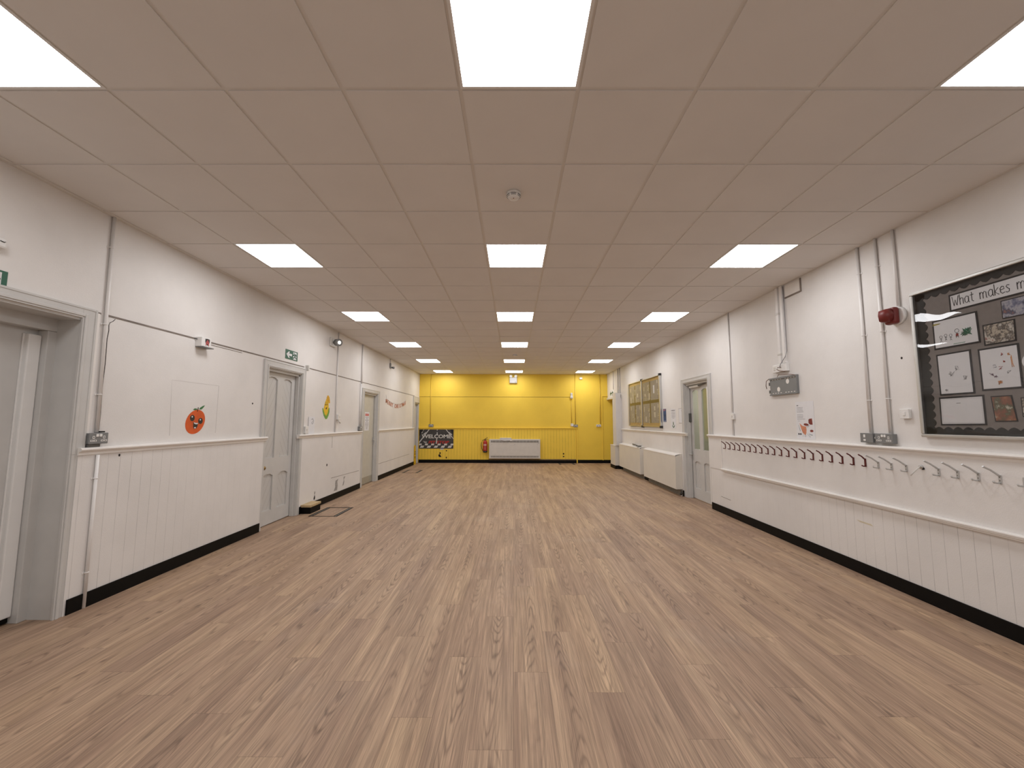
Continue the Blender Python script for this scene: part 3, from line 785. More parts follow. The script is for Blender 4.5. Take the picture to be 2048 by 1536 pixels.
# alarm box with shield emblem
t = thing('alarm_box', FL.p(4.235, 2.21, 0), 'white alarm box with a red and black shield emblem on the left wall', 'alarm box')
FL.box(MB(), 4.168, 4.30, 2.212, 2.312, 0, .07, .006).build('housing', M_white, t)
FL.box(MB(), 4.172, 4.325, 2.203, 2.213, 0, .085, .003).build('base_tray', M_gmetal, t)
def shield(s, cx=4.243, cz=2.266): return [(cx+x*s, cz+z*s) for x, z in ((-.030, .032), (0, .036), (.030, .032), (.031, .005), (.022, -.02), (0, -.038), (-.022, -.02), (-.031, .005))]
mb = MB(); FL.poly(mb, shield(1.0), .0695, .0715); e_ = mb.build('emblem', M_black, t, 'black and red shield emblem')
mb = MB()
for dz in (0, -.022):
    FL.poly(mb, [(4.243-.024, 2.258+dz), (4.243, 2.292+dz), (4.243+.024, 2.258+dz), (4.243+.02, 2.245+dz), (4.243, 2.275+dz), (4.243-.02, 2.245+dz)], .071, .0725)
mb.build('chevrons', mat('emblem_red', (.50, .09, .09), .5), e_)
MB().tube([FL.p(4.15, 2.292, .004), FL.p(4.168, 2.285, .02)], .004, 6).build('cable', M_black, t)

# lit spotlight on the left wall
t = thing('wall_spotlight', FL.p(7.35, 2.78, 0), 'grey cylindrical spotlight with lit lens high on the left wall', 'spotlight')
FL.box(MB(), 7.22, 7.42, 2.79, 2.95, 0, .03, .01).build('mount_plate', M_offw, t)
o = FL.p(7.32, 2.87, .03); d = Vector((.80, -.58, -.12)).normalized()
MB().tube([o, o+FL.n*.05], .02, 12).build('swivel_arm', M_gmetal, t)
q = o+FL.n*.075
b = MB().tube([q-d*.045, q-d*.04, q+d*.05, q+d*.055], [.045, .062, .066, .058], 24).build('lamp_body', M_gmetal, t)
MB().tube([q+d*.0552, q+d*.057], .030, 18).build('lens', M_spot, b)
t = thing('motion_sensor', FL.p(10.83, 2.85, 0), 'small grey motion sensor under the short conduit stub', 'sensor')
FL.box(MB(), 10.79, 10.86, 2.855, 2.995, 0, .03, .008).build('bracket', M_gmetal, t)
MB().tube([FL.p(10.86, 2.885, .03), FL.p(10.92, 2.88, .08)], [.02, .034], 14).build('sensor_eye', M_gmetal, t)
# red alarm sounder
t = thing('alarm_sounder', FR_.p(3.5, 2.27, 0), 'dark red alarm sounder on a round white base on the right wall', 'alarm sounder')
MB().tube([FR_.p(3.445, 2.35, 0), FR_.p(3.445, 2.35, .03)], .078, 28).build('base', M_white, t)
mb = MB(); FR_.box(mb, 3.40, 3.50, 2.275, 2.42, .03, .085, .018); b = mb.build('housing', M_sred, t)
mb = MB(); mb.tube([FR_.p(3.45, 2.35, .08), FR_.p(3.455, 2.35, .10), FR_.p(3.49, 2.35, .125)], [.066, .064, .052], 6).build('horn', M_sred, t)
# trunking with cable, board and steel bracket
FRt = FR_
t = thing('cable_trunking', FR_.p(4.99, 2.15, 0), 'left white trunking above the grey steel bracket on the right wall', 'trunking')
FR_.box(MB(), 4.965, 5.01, 2.15, H-.003, 0, .03, .002).build('cover', M_cond, t)
t = thing('cable_trunking', FR_.p(4.905, 2.15, 0), 'right white trunking with a loose grey cable above the steel bracket', 'trunking')
FR_.box(MB(), 4.885, 4.93, 2.15, H-.003, 0, .03, .002).build('cover', M_cond, t)
mb = MB(); mb.tube([FR_.p(a, b, c) for a, b, c in ((4.878, 3.10, .012), (4.872, 2.8, .012), (4.868, 2.5, .015), (4.86, 2.35, .02), (4.845, 2.29, .03), (4.86, 2.22, .045), (4.93, 2.14, .06), (4.95, 2.10, .06))], .0045, 6)
mb.build('loose_cable', M_inkg, t)
for zc, a in ((2.78, 4.99), (2.27, 4.99)): FR_.box(MB(), a-.03, a+.03, zc-.012, zc+.012, 0, .034, .002).build('clip', M_offw, bpy.data.objects['cable_trunking'])
o = FR_.box(MB(), 4.59, 4.85, 2.955, 3.09, 0, .010, .002).build('ceiling_edge_box', M_trimw)
tag(o, 'flat white box under the ceiling right of the twin trunking', 'box')
mb = MB(); FR_.box(mb, 4.575, 4.59, 2.94, 3.10, 0, .012); FR_.box(mb, 4.59, 4.86, 2.938, 2.954, 0, .012); mb.build('shadow_joint', M_shadowgap, o)
t = thing('fused_spur', FR_.p(4.99, 2.045, 0), 'white connection box below the twin trunking', 'connection box')
FR_.box(MB(), 4.86, 5.12, 2.05, 2.145, 0, .04, .005).build('housing', M_white, t)
FR_.box(MB(), 5.06, 5.10, 2.075, 2.12, .039, .043, .002).build('switch', M_offw, t)
MB().tube([FR_.p(4.95, 2.105, .045), FR_.p(4.99, 2.105, .06), FR_.p(4.99, 2.08, .07), FR_.p(4.96, 2.06, .06), FR_.p(4.87, 2.045, .05)], .0045, 6).build('loose_cable', mat('brown_cable', (.16, .08, .05), .5), t)
t = thing('steel_bracket', FR_.p(4.98, 1.77, 0), 'grey steel mounting plate with two oval holes on the right wall', 'mounting plate')
mb = MB(); FR_.box(mb, 4.72, 5.22, 1.775, 1.985, .012, .018, .001)
FR_.box(mb, 4.72, 5.22, 1.97, 1.99, .0, .03, .001); FR_.box(mb, 4.72, 5.22, 1.768, 1.785, .0, .03, .001); FR_.box(mb, 4.715, 4.723, 1.77, 1.99, 0, .03, .001)
mb.build('plate', M_gmetal, t)
mb = MB()
for a, b in ((4.885, 1.925), (5.055, 1.84)): FR_.poly(mb, FR_.ell(a, b, .028, .030, 20), .018, .0188)
for k in range(8):
    for z in (1.965, 1.795): FR_.box(mb, 4.76+k*.05+(.04 if k > 3 else 0), 4.785+k*.05+(.04 if k > 3 else 0), z-.004, z+.004, .018, .0188)
mb.build('punched_holes', M_trimw, t)
mb = MB()
for z in (1.82, 1.92): FR_.box(mb, 5.22, 5.245, z-.02, z+.02, .0, .02, .002)
mb.build('side_lugs', M_dsteel, t)
mb = MB(); mb.tube([FR_.p(5.22, 1.985, .03), FR_.p(5.26, 1.96, .04), FR_.p(5.27, 1.90, .04), FR_.p(5.265, 1.86, .035)], .004, 6)
mb.tube([FR_.p(5.05, 1.995, .03), FR_.p(5.0, 2.02, .045), FR_.p(4.8, 2.0, .04), FR_.p(4.73, 1.985, .03)], .004, 6); mb.build('loose_cable', bpy.data.materials['brown_cable'], t)

# ------------------------------------------------------------------ coat hooks
def hook(y, kind, label, group):
    m = M_red if kind == 'red' else M_steel
    c0 = DC+.006
    t = thing('coat_hook', FR_.p(y, 1.02, c0), label, 'coat hook', group)
    if kind == 'red':
        tip, ft, z1 = (.063, 1.132), (.037, 1.037), 1.094; w_ = .0095
    elif kind == 'silver':
        tip, ft, z1 = (.112, 1.136), (.052, 1.042), 1.078; w_ = .009
    mb = MB(); FR_.box(mb, y-w_, y+w_, 1.018, z1, c0, c0+.006, .002); mb.build('back_plate', m, t)
    P = lambda c, z: FR_.p(y, z, c0+c)
    MB().tube([P(.006, z1-.006), P(.012, z1-.002), P(tip[0]*.55, z1+(tip[1]-z1)*.55), P(tip[0]-.004, tip[1]-.004), P(tip[0], tip[1])], [.0062, .0068, .0062, .0060, .0066], 10).build('upper_prong', m, t)
    MB().tube([P(.003, 1.024), P(.02, 1.022), P(ft[0]-.006, 1.026), P(ft[0], ft[1]-.006)], [.0055, .0055, .0055, .0065], 10).build('lower_prong', m, t)
    if kind == 'silver':
        mb = MB()
        for z in (1.04, 1.062): mb.tube([P(.006, z), P(.0075, z)], .0032, 8)
        mb.build('screw', M_dsteel, t)
    return t
O_ = 'first second third fourth fifth sixth seventh eighth ninth tenth eleventh twelfth thirteenth fourteenth fifteenth sixteenth seventeenth eighteenth nineteenth twentieth'.split()
ys = [6.379-.1325*k for k in range(20)]
hk = hook(ys[0], 'red', 'dark red coat hook, first of the red row counting from the glazed door', 'red coat hooks')
for k in range(1, 20):
    c = copy_tree(hk, hk.location + Vector((0, ys[k]-ys[0], 0)))
    c['label'] = f'dark red coat hook, {O_[k]} of the red row counting from the glazed door'
sy = [3.726, 3.598, 3.464, None, 3.203, 3.069, 2.934, 2.805]
hs = hook(sy[0], 'silver', 'silver coat hook right after the last red hook', 'silver coat hooks')
for k, y in enumerate(sy[1:], 1):
    if y is None: continue
    c = copy_tree(hs, hs.location + Vector((0, y-sy[0], 0)))
    n_ = {1: 'second', 2: 'third', 4: 'fifth', 5: 'sixth', 6: 'seventh', 7: 'eighth'}[k]
    c['label'] = f'silver coat hook, {n_} of the silver row counted from the red hooks'
t = thing('coat_hook', FR_.p(3.33, 1.0, DC+.006), 'broken silver coat hook swung down, pointing to the floor', 'coat hook', 'silver coat hooks')
c0 = DC+.006
MB().tube([FR_.p(3.335, 1.075, c0), FR_.p(3.335, 1.07, c0+.012)], .016, 12).build('back_plate', M_steel, t)
MB().tube([FR_.p(3.335, 1.078, c0+.012), FR_.p(3.34, 1.06, c0+.03), FR_.p(3.345, 1.005, c0+.088)], [.006, .005, .006], 10).build('upper_prong', M_offw, t)
MB().tube([FR_.p(3.322, 1.062, c0), FR_.p(3.322, 1.062, c0+.008)], .010, 8).build('screw_hole', M_dark, t)

t = thing('coat_hook', FR_.p(2.672, 1.02, c0), 'silver coat hook with its upper arm missing, cut by the right photo edge', 'coat hook', 'silver coat hooks')
FR_.box(MB(), 2.663, 2.681, 1.018, 1.08, c0, c0+.006, .002).build('back_plate', M_steel, t)
MB().tube([FR_.p(2.672, 1.024, c0+.003), FR_.p(2.672, 1.022, c0+.02), FR_.p(2.672, 1.026, c0+.046), FR_.p(2.672, 1.036, c0+.052)], .0055, 10).build('lower_prong', M_steel, t)

# ------------------------------------------------------------------ large display case, right wall
bA0, bA1, bZ0, bZ1 = .55, 3.307, 1.315, 2.498     # runs on past the edge of the photograph
t = thing('display_case', FR_.p(2.4, bZ0, 0), 'large glazed grey display case with silver frame and scalloped black border', 'display board')
FR_.box(MB(), bA0+.01, bA1-.01, bZ0+.01, bZ1-.01, .0, .014).build('backing_felt', M_felt, t)
mb = MB()
def fbar(mb, a0, a1, b0, b1): FR_.box(mb, a0, a1, b0, b1, 0, .040, .006)
fbar(mb, bA0, bA1, bZ0, bZ0+.026); fbar(mb, bA0, bA1, bZ1-.026, bZ1); fbar(mb, bA1-.026, bA1, bZ0+.026, bZ1-.026); fbar(mb, bA0, bA0+.026, bZ0+.026, bZ1-.026)
mb.build('frame', M_alu, t, 'rounded silver frame')
mb = MB()
def scal(p0, p1, inn, n, rad):
    """card strip from p0 to p1 with a scalloped inner edge"""
    (a0, b0), (a1, b1) = p0, p1; pts = [p0, p1]
    for i in range(n-1, -1, -1):
        for k in range(5):
            u = (i + 1 - k/4*1.0)/n
            dep = inn[2] - .006 + rad*math.sin(PI*k/4)
            pts.append((a0+(a1-a0)*u + inn[0]*dep, b0+(b1-b0)*u + inn[1]*dep))
    FR_.poly(mb, pts, .014, .0165)
zi0, zi1 = bZ0+.02, bZ1-.02
scal((bA0+.02, zi1), (bA1-.02, zi1), (0, -1, .048), 40, .022)
scal((bA0+.02, zi0), (bA1-.02, zi0), (0, 1, .048), 40, .022)
mb.build('scalloped_border', M_border, t)
mb = MB(); scal((bA1-.02, zi0), (bA1-.02, zi1), (-1, 0, .072), 18, .022); scal((bA0+.02, zi0), (bA0+.02, zi1), (1, 0, .072), 18, .022)
mb.build('scalloped_border', M_border, t)
FR_.box(MB(), bA0+.026, bA1-.026, bZ0+.026, bZ1-.026, .030, .033).build('cover_glass', M_glass, t)

def card(name, quad, m, label, cat, c=.0165, th=.0012, mount=.012, group=None, fr=FR_):
    """paper on a black mount; quad = TL TR BR BL on the wall"""
    ca = sum(p[0] for p in quad)/4; cz = sum(p[1] for p in quad)/4
    t = thing(name, fr.p(ca, min(p[1] for p in quad), c), label, cat, group)
    if mount:
        q = []
        for a, b in quad:
            q.append((a+math.copysign(mount, a-ca), b+math.copysign(mount, b-cz)))
        mb = MB(); fr.poly(mb, q, c-.002, c-.0005+th*.5); mb.build('black_mount', M_matk, t)
    mb = MB(); fr.poly(mb, quad, c, c+th); mb.build('sheet', m, t)
    return t
def scribble(t, fr, strokes, m, c, r=.0013, name='drawing'):
    mb = MB()
    for s in strokes: mb.tube([fr.p(a, b, c) for a, b in s], r, 4)
    return mb.build(name, m, t)
cc = .0180
# title strip
t = card('title_strip', [(3.012, 2.385), (2.30, 2.392), (2.30, 2.283), (3.012, 2.279)], M_paper, 'long white title strip in the display case reading What makes m', 'sign')
def letters(word, a, z, h):
    """simple hand-written strokes; a decreases to the right on this wall"""
    G = {'W': [[(0, 1.4), (.22, 0), (.42, .85), (.6, 0), (.85, 1.4)]],
         'h': [[(0, 1.5), (.02, 0)], [(.02, .7), (.2, .95), (.42, .85), (.45, 0)]],
         'a': [[(.5, .85), (.25, .98), (.02, .7), (.05, .2), (.25, 0), (.48, .25), (.5, .9), (.52, .1), (.62, 0)]],
         't': [[(.2, 1.35), (.2, .15), (.4, 0)], [(0, .95), (.42, .98)]],
         'm': [[(0, .95), (.03, 0)], [(.03, .65), (.2, .95), (.38, .8), (.38, 0)], [(.38, .65), (.55, .95), (.74, .8), (.76, .05), (.85, 0)]],
         'k': [[(0, 1.5), (.02, 0)], [(.42, .95), (.04, .45), (.48, 0)]],
         'e': [[(.03, .5), (.45, .58), (.4, .9), (.2, .98), (.02, .7), (.05, .2), (.25, 0), (.5, .12)]],
         's': [[(.42, .9), (.2, .98), (.06, .8), (.2, .55), (.38, .4), (.35, .08), (.15, 0), (0, .1)]]}
    W_ = {'W': 1.0, 'h': .62, 'a': .72, 't': .55, 'm': 1.0, 'k': .62, 'e': .62, 's': .58, ' ': .62}
    out = []; x = 0
    for ch in word:
        for s in G.get(ch, []): out.append([(a-(x+px)*h, z+py*h) for px, py in s])
        x += W_[ch]
    return out
scribble(t, FR_, letters('What makes m', 3.001, 2.304, .0515), M_ink, cc, .0026, 'handwritten_title')
t = card('child_drawing', [(3.15, 2.215), (2.862, 2.217), (2.857, 2.010), (3.15, 2.010)], M_paper, 'drawing of a row of stick people with green scribble, top left in the display case', 'drawing', group=None)
def stick(a, z, s): return [[(a+s*.3*math.cos(k), z+s*.3*math.sin(k)) for k in [i*.7 for i in range(10)]], [(a, z-.3*s), (a, z-.75*s)], [(a-.25*s, z-.45*s), (a+.25*s, z-.45*s)], [(a, z-.75*s), (a-.2*s, z-s*1.05)], [(a, z-.75*s), (a+.2*s, z-s*1.05)]]
scribble(t, FR_, sum([stick(3.105-.035*k, 2.09+.006*(k % 2), .035) for k in range(3)], []) + stick(2.99, 2.115, .05), M_ink, cc)
scribble(t, FR_, [[(2.925-.03*math.cos(k*1.9)*(.5+.05*k % 1), 2.095+.028*math.sin(k*2.3)) for k in range(40)]], mat('crayon_green', (.08, .30, .18), .7), cc, .0022)
scribble(t, FR_, [[(2.99-.010*math.cos(k*1.9), 2.085+.012*math.sin(k*2.3)) for k in range(14)]], mat('crayon_red', (.5, .06, .05), .7), cc, .002)
scribble(t, FR_, [[(3.13-.03*math.cos(k*1.7), 2.195+.006*math.sin(k*2.3)) for k in range(14)]], mat('crayon_yellow', (.65, .55, .12), .7), cc, .0015)
scribble(t, FR_, [[(3.02-.006*k, 2.018+.006*(k % 2)) for k in range(14)]], bpy.data.materials['crayon_green'], cc, .0016)
card('photograph', [(2.817, 2.108), (2.648, 2.108), (2.651, 1.978), (2.817, 1.978)], M_ph1, 'mounted photograph of a seated group, right of the stick people drawing', 'photograph', mount=.009)
card('photograph', [(2.700, 2.250), (2.50, 2.250), (2.50, 2.135), (2.700, 2.137)], M_ph2, 'bluish group photograph under the title strip at the photo edge', 'photograph', mount=.006)
t = card('child_drawing', [(3.143, 1.947), (2.926, 1.950), (2.924, 1.652), (3.141, 1.651)], M_paper, 'white sheet with faint pencil scribbles, left middle of the display case', 'drawing')
random.seed(3)
def scrib(a, z, r, n=16): return [(a+random.uniform(-r, r), z+random.uniform(-r, r)) for _ in range(n)]
scribble(t, FR_, [scrib(3.055, 1.80, .022), scrib(3.01, 1.835, .02), scrib(2.965, 1.76, .016), scrib(3.10, 1.68, .012)], M_inkg, cc, .0009)
t = card('child_drawing', [(2.858, 1.940), (2.645, 1.942), (2.645, 1.668), (2.856, 1.666)], M_paper, 'large sheet of small red and orange crayon figures, middle of the display case', 'drawing')
scribble(t, FR_, [scrib(2.73, 1.895, .010, 12), scrib(2.72, 1.845, .009, 10), scrib(2.745, 1.80, .012, 8)], bpy.data.materials['crayon_red'], cc, .0016)
scribble(t, FR_, [scrib(2.69, 1.89, .009, 10), [(2.68, 1.88), (2.675, 1.82), (2.67, 1.80)], [(2.683, 1.87), (2.68, 1.80)], scrib(2.755, 1.705, .014, 18)], mat('crayon_orange', (.7, .28, .06), .7), cc, .0018)
scribble(t, FR_, [scrib(2.80, 1.765, .014, 12), scrib(2.775, 1.745, .012, 12)], mat('crayon_purple', (.2, .1, .16), .7), cc, .0016)
scribble(t, FR_, [scrib(2.78, 1.82, .012, 8), scrib(2.70, 1.77, .012, 8)], M_inkg, cc, .0012)
t = card('writing_frame', [(3.152, 1.613), (2.872, 1.616), (2.872, 1.425), (3.155, 1.421)], M_paper, 'white sheet with a fine dotted frame, bottom left of the display case', 'paper')
mb = MB()
for k in range(34):
    for z in (1.607, 1.430): mb.prism([FR_.p(a, b, cc-.0006) for a, b in FR_.ell(3.146-k*.0082, z, .0016, .0016, 6)], FR_.n*.0006)
for k in range(20):
    for a in (3.146, 2.878): mb.prism([FR_.p(a_, b, cc-.0006) for a_, b in FR_.ell(a, 1.435+k*.0088, .0016, .0016, 6)], FR_.n*.0006)
mb.build('dotted_frame', M_ink, t)
scribble(t, FR_, [[(3.04-.002*k, 1.575+.003*(k % 2)) for k in range(14)]], M_inkg, cc, .0014)
card('photograph', [(2.815, 1.607), (2.708, 1.608), (2.690, 1.446), (2.803, 1.444)], M_ph3, 'upright photograph of a brown animal, bottom middle of the display case', 'photograph', mount=.007)
card('photograph', [(2.650, 1.590), (2.52, 1.590), (2.52, 1.478), (2.650, 1.475)], M_ph1, 'photograph cut by the photo edge, bottom right of the display case', 'photograph', mount=.006)
o = MB(); FR_.poly(o, FR_.ell(2.555, 1.825, .072, .062, 28), .0165, .018); tag(o.build('paper_disc', M_paper), 'round white paper disc at the photo edge of the display case', 'paper')

# ------------------------------------------------------------------ far notice board
nA0, nA1, nZ0, nZ1 = 9.10, 11.55, 1.32, 2.50; nm = 10.40
t = thing('notice_board', FR_.p(10.3, nZ0, 0), 'two-door glazed cork notice board with silver posts and black corners', 'notice board')
FR_.box(MB(), nA0, nA1, nZ0, nZ1, 0, .02).build('cork_back', M_cork, t)
mb = MB()
hz = 1.915
for (a0, a1) in ((nA0+.06, nm-.06), (nm+.06, nA1-.06)):
    am = a0+(a1-a0)*.54
    FR_.box(mb, a0, a1, hz-.036, hz+.036, .02, .0245); FR_.box(mb, am-.036, am+.036, nZ0+.09, nZ1-.09, .02, .024)
mb.build('divider_strips', M_olive, t)
for (a0, a1) in ((nA0+.06, nm-.06), (nm+.06, nA1-.06)):
    am = a0+(a1-a0)*.54
    for (p0, p1) in ((a0, am-.03), (am+.03, a1)):
        for (b0, b1) in ((nZ0+.09, hz-.028), (hz+.028, nZ1-.09)):
            FR_.box(MB(), p0, p1, b0, b1, .02, .023).build('hessian_panel', M_hess, t)
mb = MB()
for a in (nA0, nm, nA1-.0): FR_.box(mb, a-.028, a+.028, nZ0+.01, nZ1-.01, 0, .055, .008)
FR_.box(mb, nA0, nA1, nZ1-.018, nZ1, 0, .05); FR_.box(mb, nA0, nA1, nZ0, nZ0+.018, 0, .05)
mb.build('frame', M_alu, t)
for a in (nA0, nm):
    for z in (nZ0, nZ1): FR_.box(MB(), a-.032, a+.032, z-.028, z+.028, 0, .06, .008).build('corner_cap', M_black, t)
for (a0, a1) in ((nA0+.028, nm-.028), (nm+.028, nA1-.028)): FR_.box(MB(), a0, a1, nZ0+.018, nZ1-.018, .04, .043).build('door_glass', M_case_glass, t)
ppos = [(11.40, 2.30, .07, .10, 0), (11.38, 2.03, .08, .17, 0), (11.20, 2.10, .07, .26, 1), (11.0, 2.23, .05, .15, 1), (10.93, 2.03, .05, .16, 0), (10.78, 2.13, .10, .1, 0), (10.55, 2.30, .045, .12, 0), (10.75, 2.0, .07, .08, 1),
        (11.38, 1.80, .05, .10, 0), (11.22, 1.55, .10, .22, 1), (10.95, 1.70, .08, .12, 1), (10.80, 1.50, .12, .16, 1), (10.60, 1.80, .045, .1, 0), (10.57, 1.55, .05, .2, 1),
        (10.24, 2.26, .035, .10, 0), (10.16, 2.10, .09, .06, 0), (10.10, 2.02, .07, .12, 1), (9.93, 2.27, .12, .15, 1), (9.85, 2.05, .09, .16, 0), (9.93, 1.99, .05, .05, 1),
        (9.53, 2.20, .09, .19, 2), (9.30, 2.36, .06, .07, 0), (9.27, 2.12, .07, .13, 1),
        (10.25, 1.75, .035, .13, 0), (10.12, 1.50, .09, .13, 0), (9.86, 1.60, .05, .10, 0), (9.87, 1.45, .08, .11, 1), (9.90, 1.72, .1, .07, 1),
        (9.50, 1.75, .08, .10, 0), (9.50, 1.60, .10, .12, 0), (9.27, 1.80, .05, .08, 0), (9.27, 1.55, .06, .17, 1), (11.05, 1.48, .03, .12, 0)]
cols_ = ['far left', 'left of centre', 'right of centre', 'far right']
M_papery = mat('aged_paper', (.62, .57, .44), .75, var=.08)
seen = {}
for i, (a, z, w_, h_, k) in enumerate(ppos):
    a = min(max(a, nA0+.07+w_/2), nA1-.07-w_/2)
    q = 0 if a > 11.0 else 1 if a > 10.42 else 2 if a > 9.7 else 3
    top = 'upper' if z > 1.92 else 'lower'
    kind = ['small pale notice', 'small patterned leaflet', 'tall white notice'][k]
    key = (q, top, k); n = seen.get(key, 0); seen[key] = n+1
    lab = f'{kind} pinned in the {top} {cols_[q]} part of the cork notice board'
    if n: lab = f'{["another","third","fourth","fifth"][n-1]} {kind} in the {top} {cols_[q]} part of the cork notice board'
    o = FR_.box(MB(), a-w_/2, a+w_/2, z-h_/2, z+h_/2, .024, .0255).build('pinned_notice', [M_papery, M_flyer, M_paper][k])
    tag(o, lab, 'notice', 'notices in the cork board')
o = bpy.data.objects['pinned_notice']

# ------------------------------------------------------------------ posters and papers
def lines(fr, t, a0, z0, dz, ws, h, m, c, sg=None, centre=False):
    mb = MB(); sg = fr.u.x+fr.u.y
    for i, w_ in enumerate(ws):
        z = z0-dz*i
        if w_ <= 0: continue
        x0 = a0 - sg*w_/2 if centre else a0
        # broken into word-like dashes
        x = 0
        random.seed(i*7+int(w_*1000))
        while x < w_:
            l = min(random.uniform(.18, .4)*h*9, w_-x)
            fr.box(mb, x0+sg*x, x0+sg*(x+l), z-h/2, z+h/2, c, c+.0004); x += l+h*.8
    mb.build('printed_text', m, t)
t = card('wall_poster', [(4.800, 1.668), (4.510, 1.668), (4.510, 1.243), (4.800, 1.243)], M_paper, 'white poster with food illustrations above the rail left of the grey sockets', 'poster', c=.001, mount=0)
lines(FR_, t, 4.775, 1.625, .1, [.028], .010, M_ink, .0024)
lines(FR_, t, 4.775, 1.600, .0165, [.095, .09, .1, .105, 0, .09, .095, .09, .125], .0055, M_inkg, .0024)
lines(FR_, t, 4.77, 1.447, .02, [.035], .004, M_inkg, .0024)
mb = MB(); FR_.poly(mb, [(4.745, 1.42), (4.70, 1.39), (4.645, 1.383), (4.640, 1.35), (4.645, 1.31), (4.66, 1.285), (4.70, 1.31), (4.72, 1.35)], .0022, .0030); mb.build('illustration', mat('salmon_print', (.62, .24, .13), .6, var=.15, vscale=40), t)
mb = MB(); FR_.poly(mb, FR_.ell(4.64, 1.405, .040, .014, 16, rot=-.1), .0022, .0030); FR_.poly(mb, [(4.60, 1.46), (4.585, 1.47), (4.545, 1.474), (4.540, 1.405), (4.575, 1.405), (4.60, 1.42)], .0022, .0031); FR_.poly(mb, FR_.ell(4.56, 1.335, .026, .013, 14), .0022, .0031)
mb.build('illustration', mat('chocolate_print', (.20, .03, .02), .6, var=.5, vscale=60), t)
mb = MB()
for a, z0, z1, r in ((4.70, 1.315, 1.265, .004), (4.67, 1.30, 1.265, .004), (4.655, 1.29, 1.265, .004)): mb.tube([FR_.p(a, z0, .0025), FR_.p(a, z1, .0025)], r*.35, 4)
mb.tube([FR_.p(4.762, 1.40, .0025), FR_.p(4.74, 1.33, .0025)], .0025, 4); mb.tube([FR_.p(4.63, 1.30, .0025), FR_.p(4.585, 1.265, .0025)], .0022, 4)
mb.tube([FR_.p(a, z, .0025) for a, z in ((4.60, 1.302), (4.58, 1.292), (4.55, 1.29))], .0035, 4); mb.tube([FR_.p(a, z, .0025) for a, z in ((4.64, 1.382), (4.61, 1.38), (4.59, 1.40))], .0022, 4)
mb.build('illustration', mat('grey_blue_print', (.28, .33, .36), .6), t)
mb = MB()
for a in (4.765, 4.735): FR_.poly(mb, FR_.ell(a, 1.296, .011, .012, 14), .0022, .0028)
mb.build('round_marks', M_ink, t)
# three papers beside the notice board
t = card('wall_poster', [(9.03, 1.718), (8.86, 1.718), (8.86, 1.432), (9.03, 1.432)], M_blue, 'dark blue poster beside the far cork notice board', 'poster', c=.001, mount=0)
lines(FR_, t, 9.02, 1.70, .02, [.14, .12], .01, M_pink, .0024)
lines(FR_, t, 9.02, 1.45, .02, [.14], .008, M_paper, .0024)
t = card('wall_poster', [(8.60, 1.715), (8.34, 1.700), (8.34, 1.300), (8.60, 1.300)], M_paper, 'white notice with a plant symbol between blue poster and glazed door', 'poster', c=.001, mount=0)
lines(FR_, t, 8.57, 1.672, .02, [.20], .016, M_ink, .0024)
lines(FR_, t, 8.47, 1.640, .0185, [.17, .19, .18, .16, .19, .17, .18, .1], .007, M_inkg, .0024, centre=True)
mb = MB(); FR_.poly(mb, FR_.ell(8.475, 1.40, .020, .040, 16, rot=.1), .0022, .0028)
FR_.poly(mb, [(8.54, 1.375), (8.50, 1.35), (8.47, 1.33), (8.455, 1.335), (8.43, 1.36), (8.40, 1.385), (8.41, 1.34), (8.45, 1.315), (8.50, 1.315), (8.53, 1.345)], .0022, .0028)
mb.build('plant_symbol', M_green, t)
t = card('wall_poster', [(8.185, 1.700), (8.01, 1.697), (8.01, 1.412), (8.185, 1.415)], M_paper, 'nearly blank white sheet close to the frame of the glazed door', 'poster', c=.001, mount=0)
mb = MB(); FR_.poly(mb, FR_.ell(8.04, 1.655, .012, .02, 10), .0022, .0028); mb.build('printed_mark', M_inkg, t)
mb = MB(); FR_.box(mb, 8.008, 8.187, 1.408, 1.413, .0008, .0026); FR_.box(mb, 8.183, 8.188, 1.413, 1.70, .0008, .0026); FR_.box(mb, 8.008, 8.183, 1.698, 1.703, .0008, .0026); mb.build('sheet_shadow_outline', M_shadowgap, t)  # thin taupe strips paint the slight shadow around the sheet
# left wall papers
t = card('wall_poster', [(6.59, 1.505), (6.80, 1.505), (6.79, 1.226), (6.59, 1.226)], M_paper, 'pale curling notice standing on the left dado rail below the corn picture', 'poster', c=.006, mount=0, fr=FL)
mb = MB(); mb.tube([FL.p(a, z, .0075) for a, z in ((6.68, 1.46), (6.72, 1.475), (6.75, 1.44), (6.74, 1.40), (6.71, 1.385), (6.69, 1.41), (6.72, 1.43))], .0045, 4); mb.build('dark_swirl', M_inkg, t)
t = card('paper_sign', [(9.27, 1.645), (9.56, 1.645), (9.56, 1.22), (9.27, 1.22)], M_paper, 'white paper sign with red panel and bold text on the flush grey door', 'sign', c=-.0645, mount=0, fr=FL)
FL.box(MB(), 9.30, 9.53, 1.555, 1.61, -.0633, -.0627).build('red_panel', M_pink, t)
lines(FL, t, 9.415, 1.525, .033, [.20, .12, .22, .12, .2, .22, .2, .14, .1], .013, M_inkg, -.0633, centre=True)

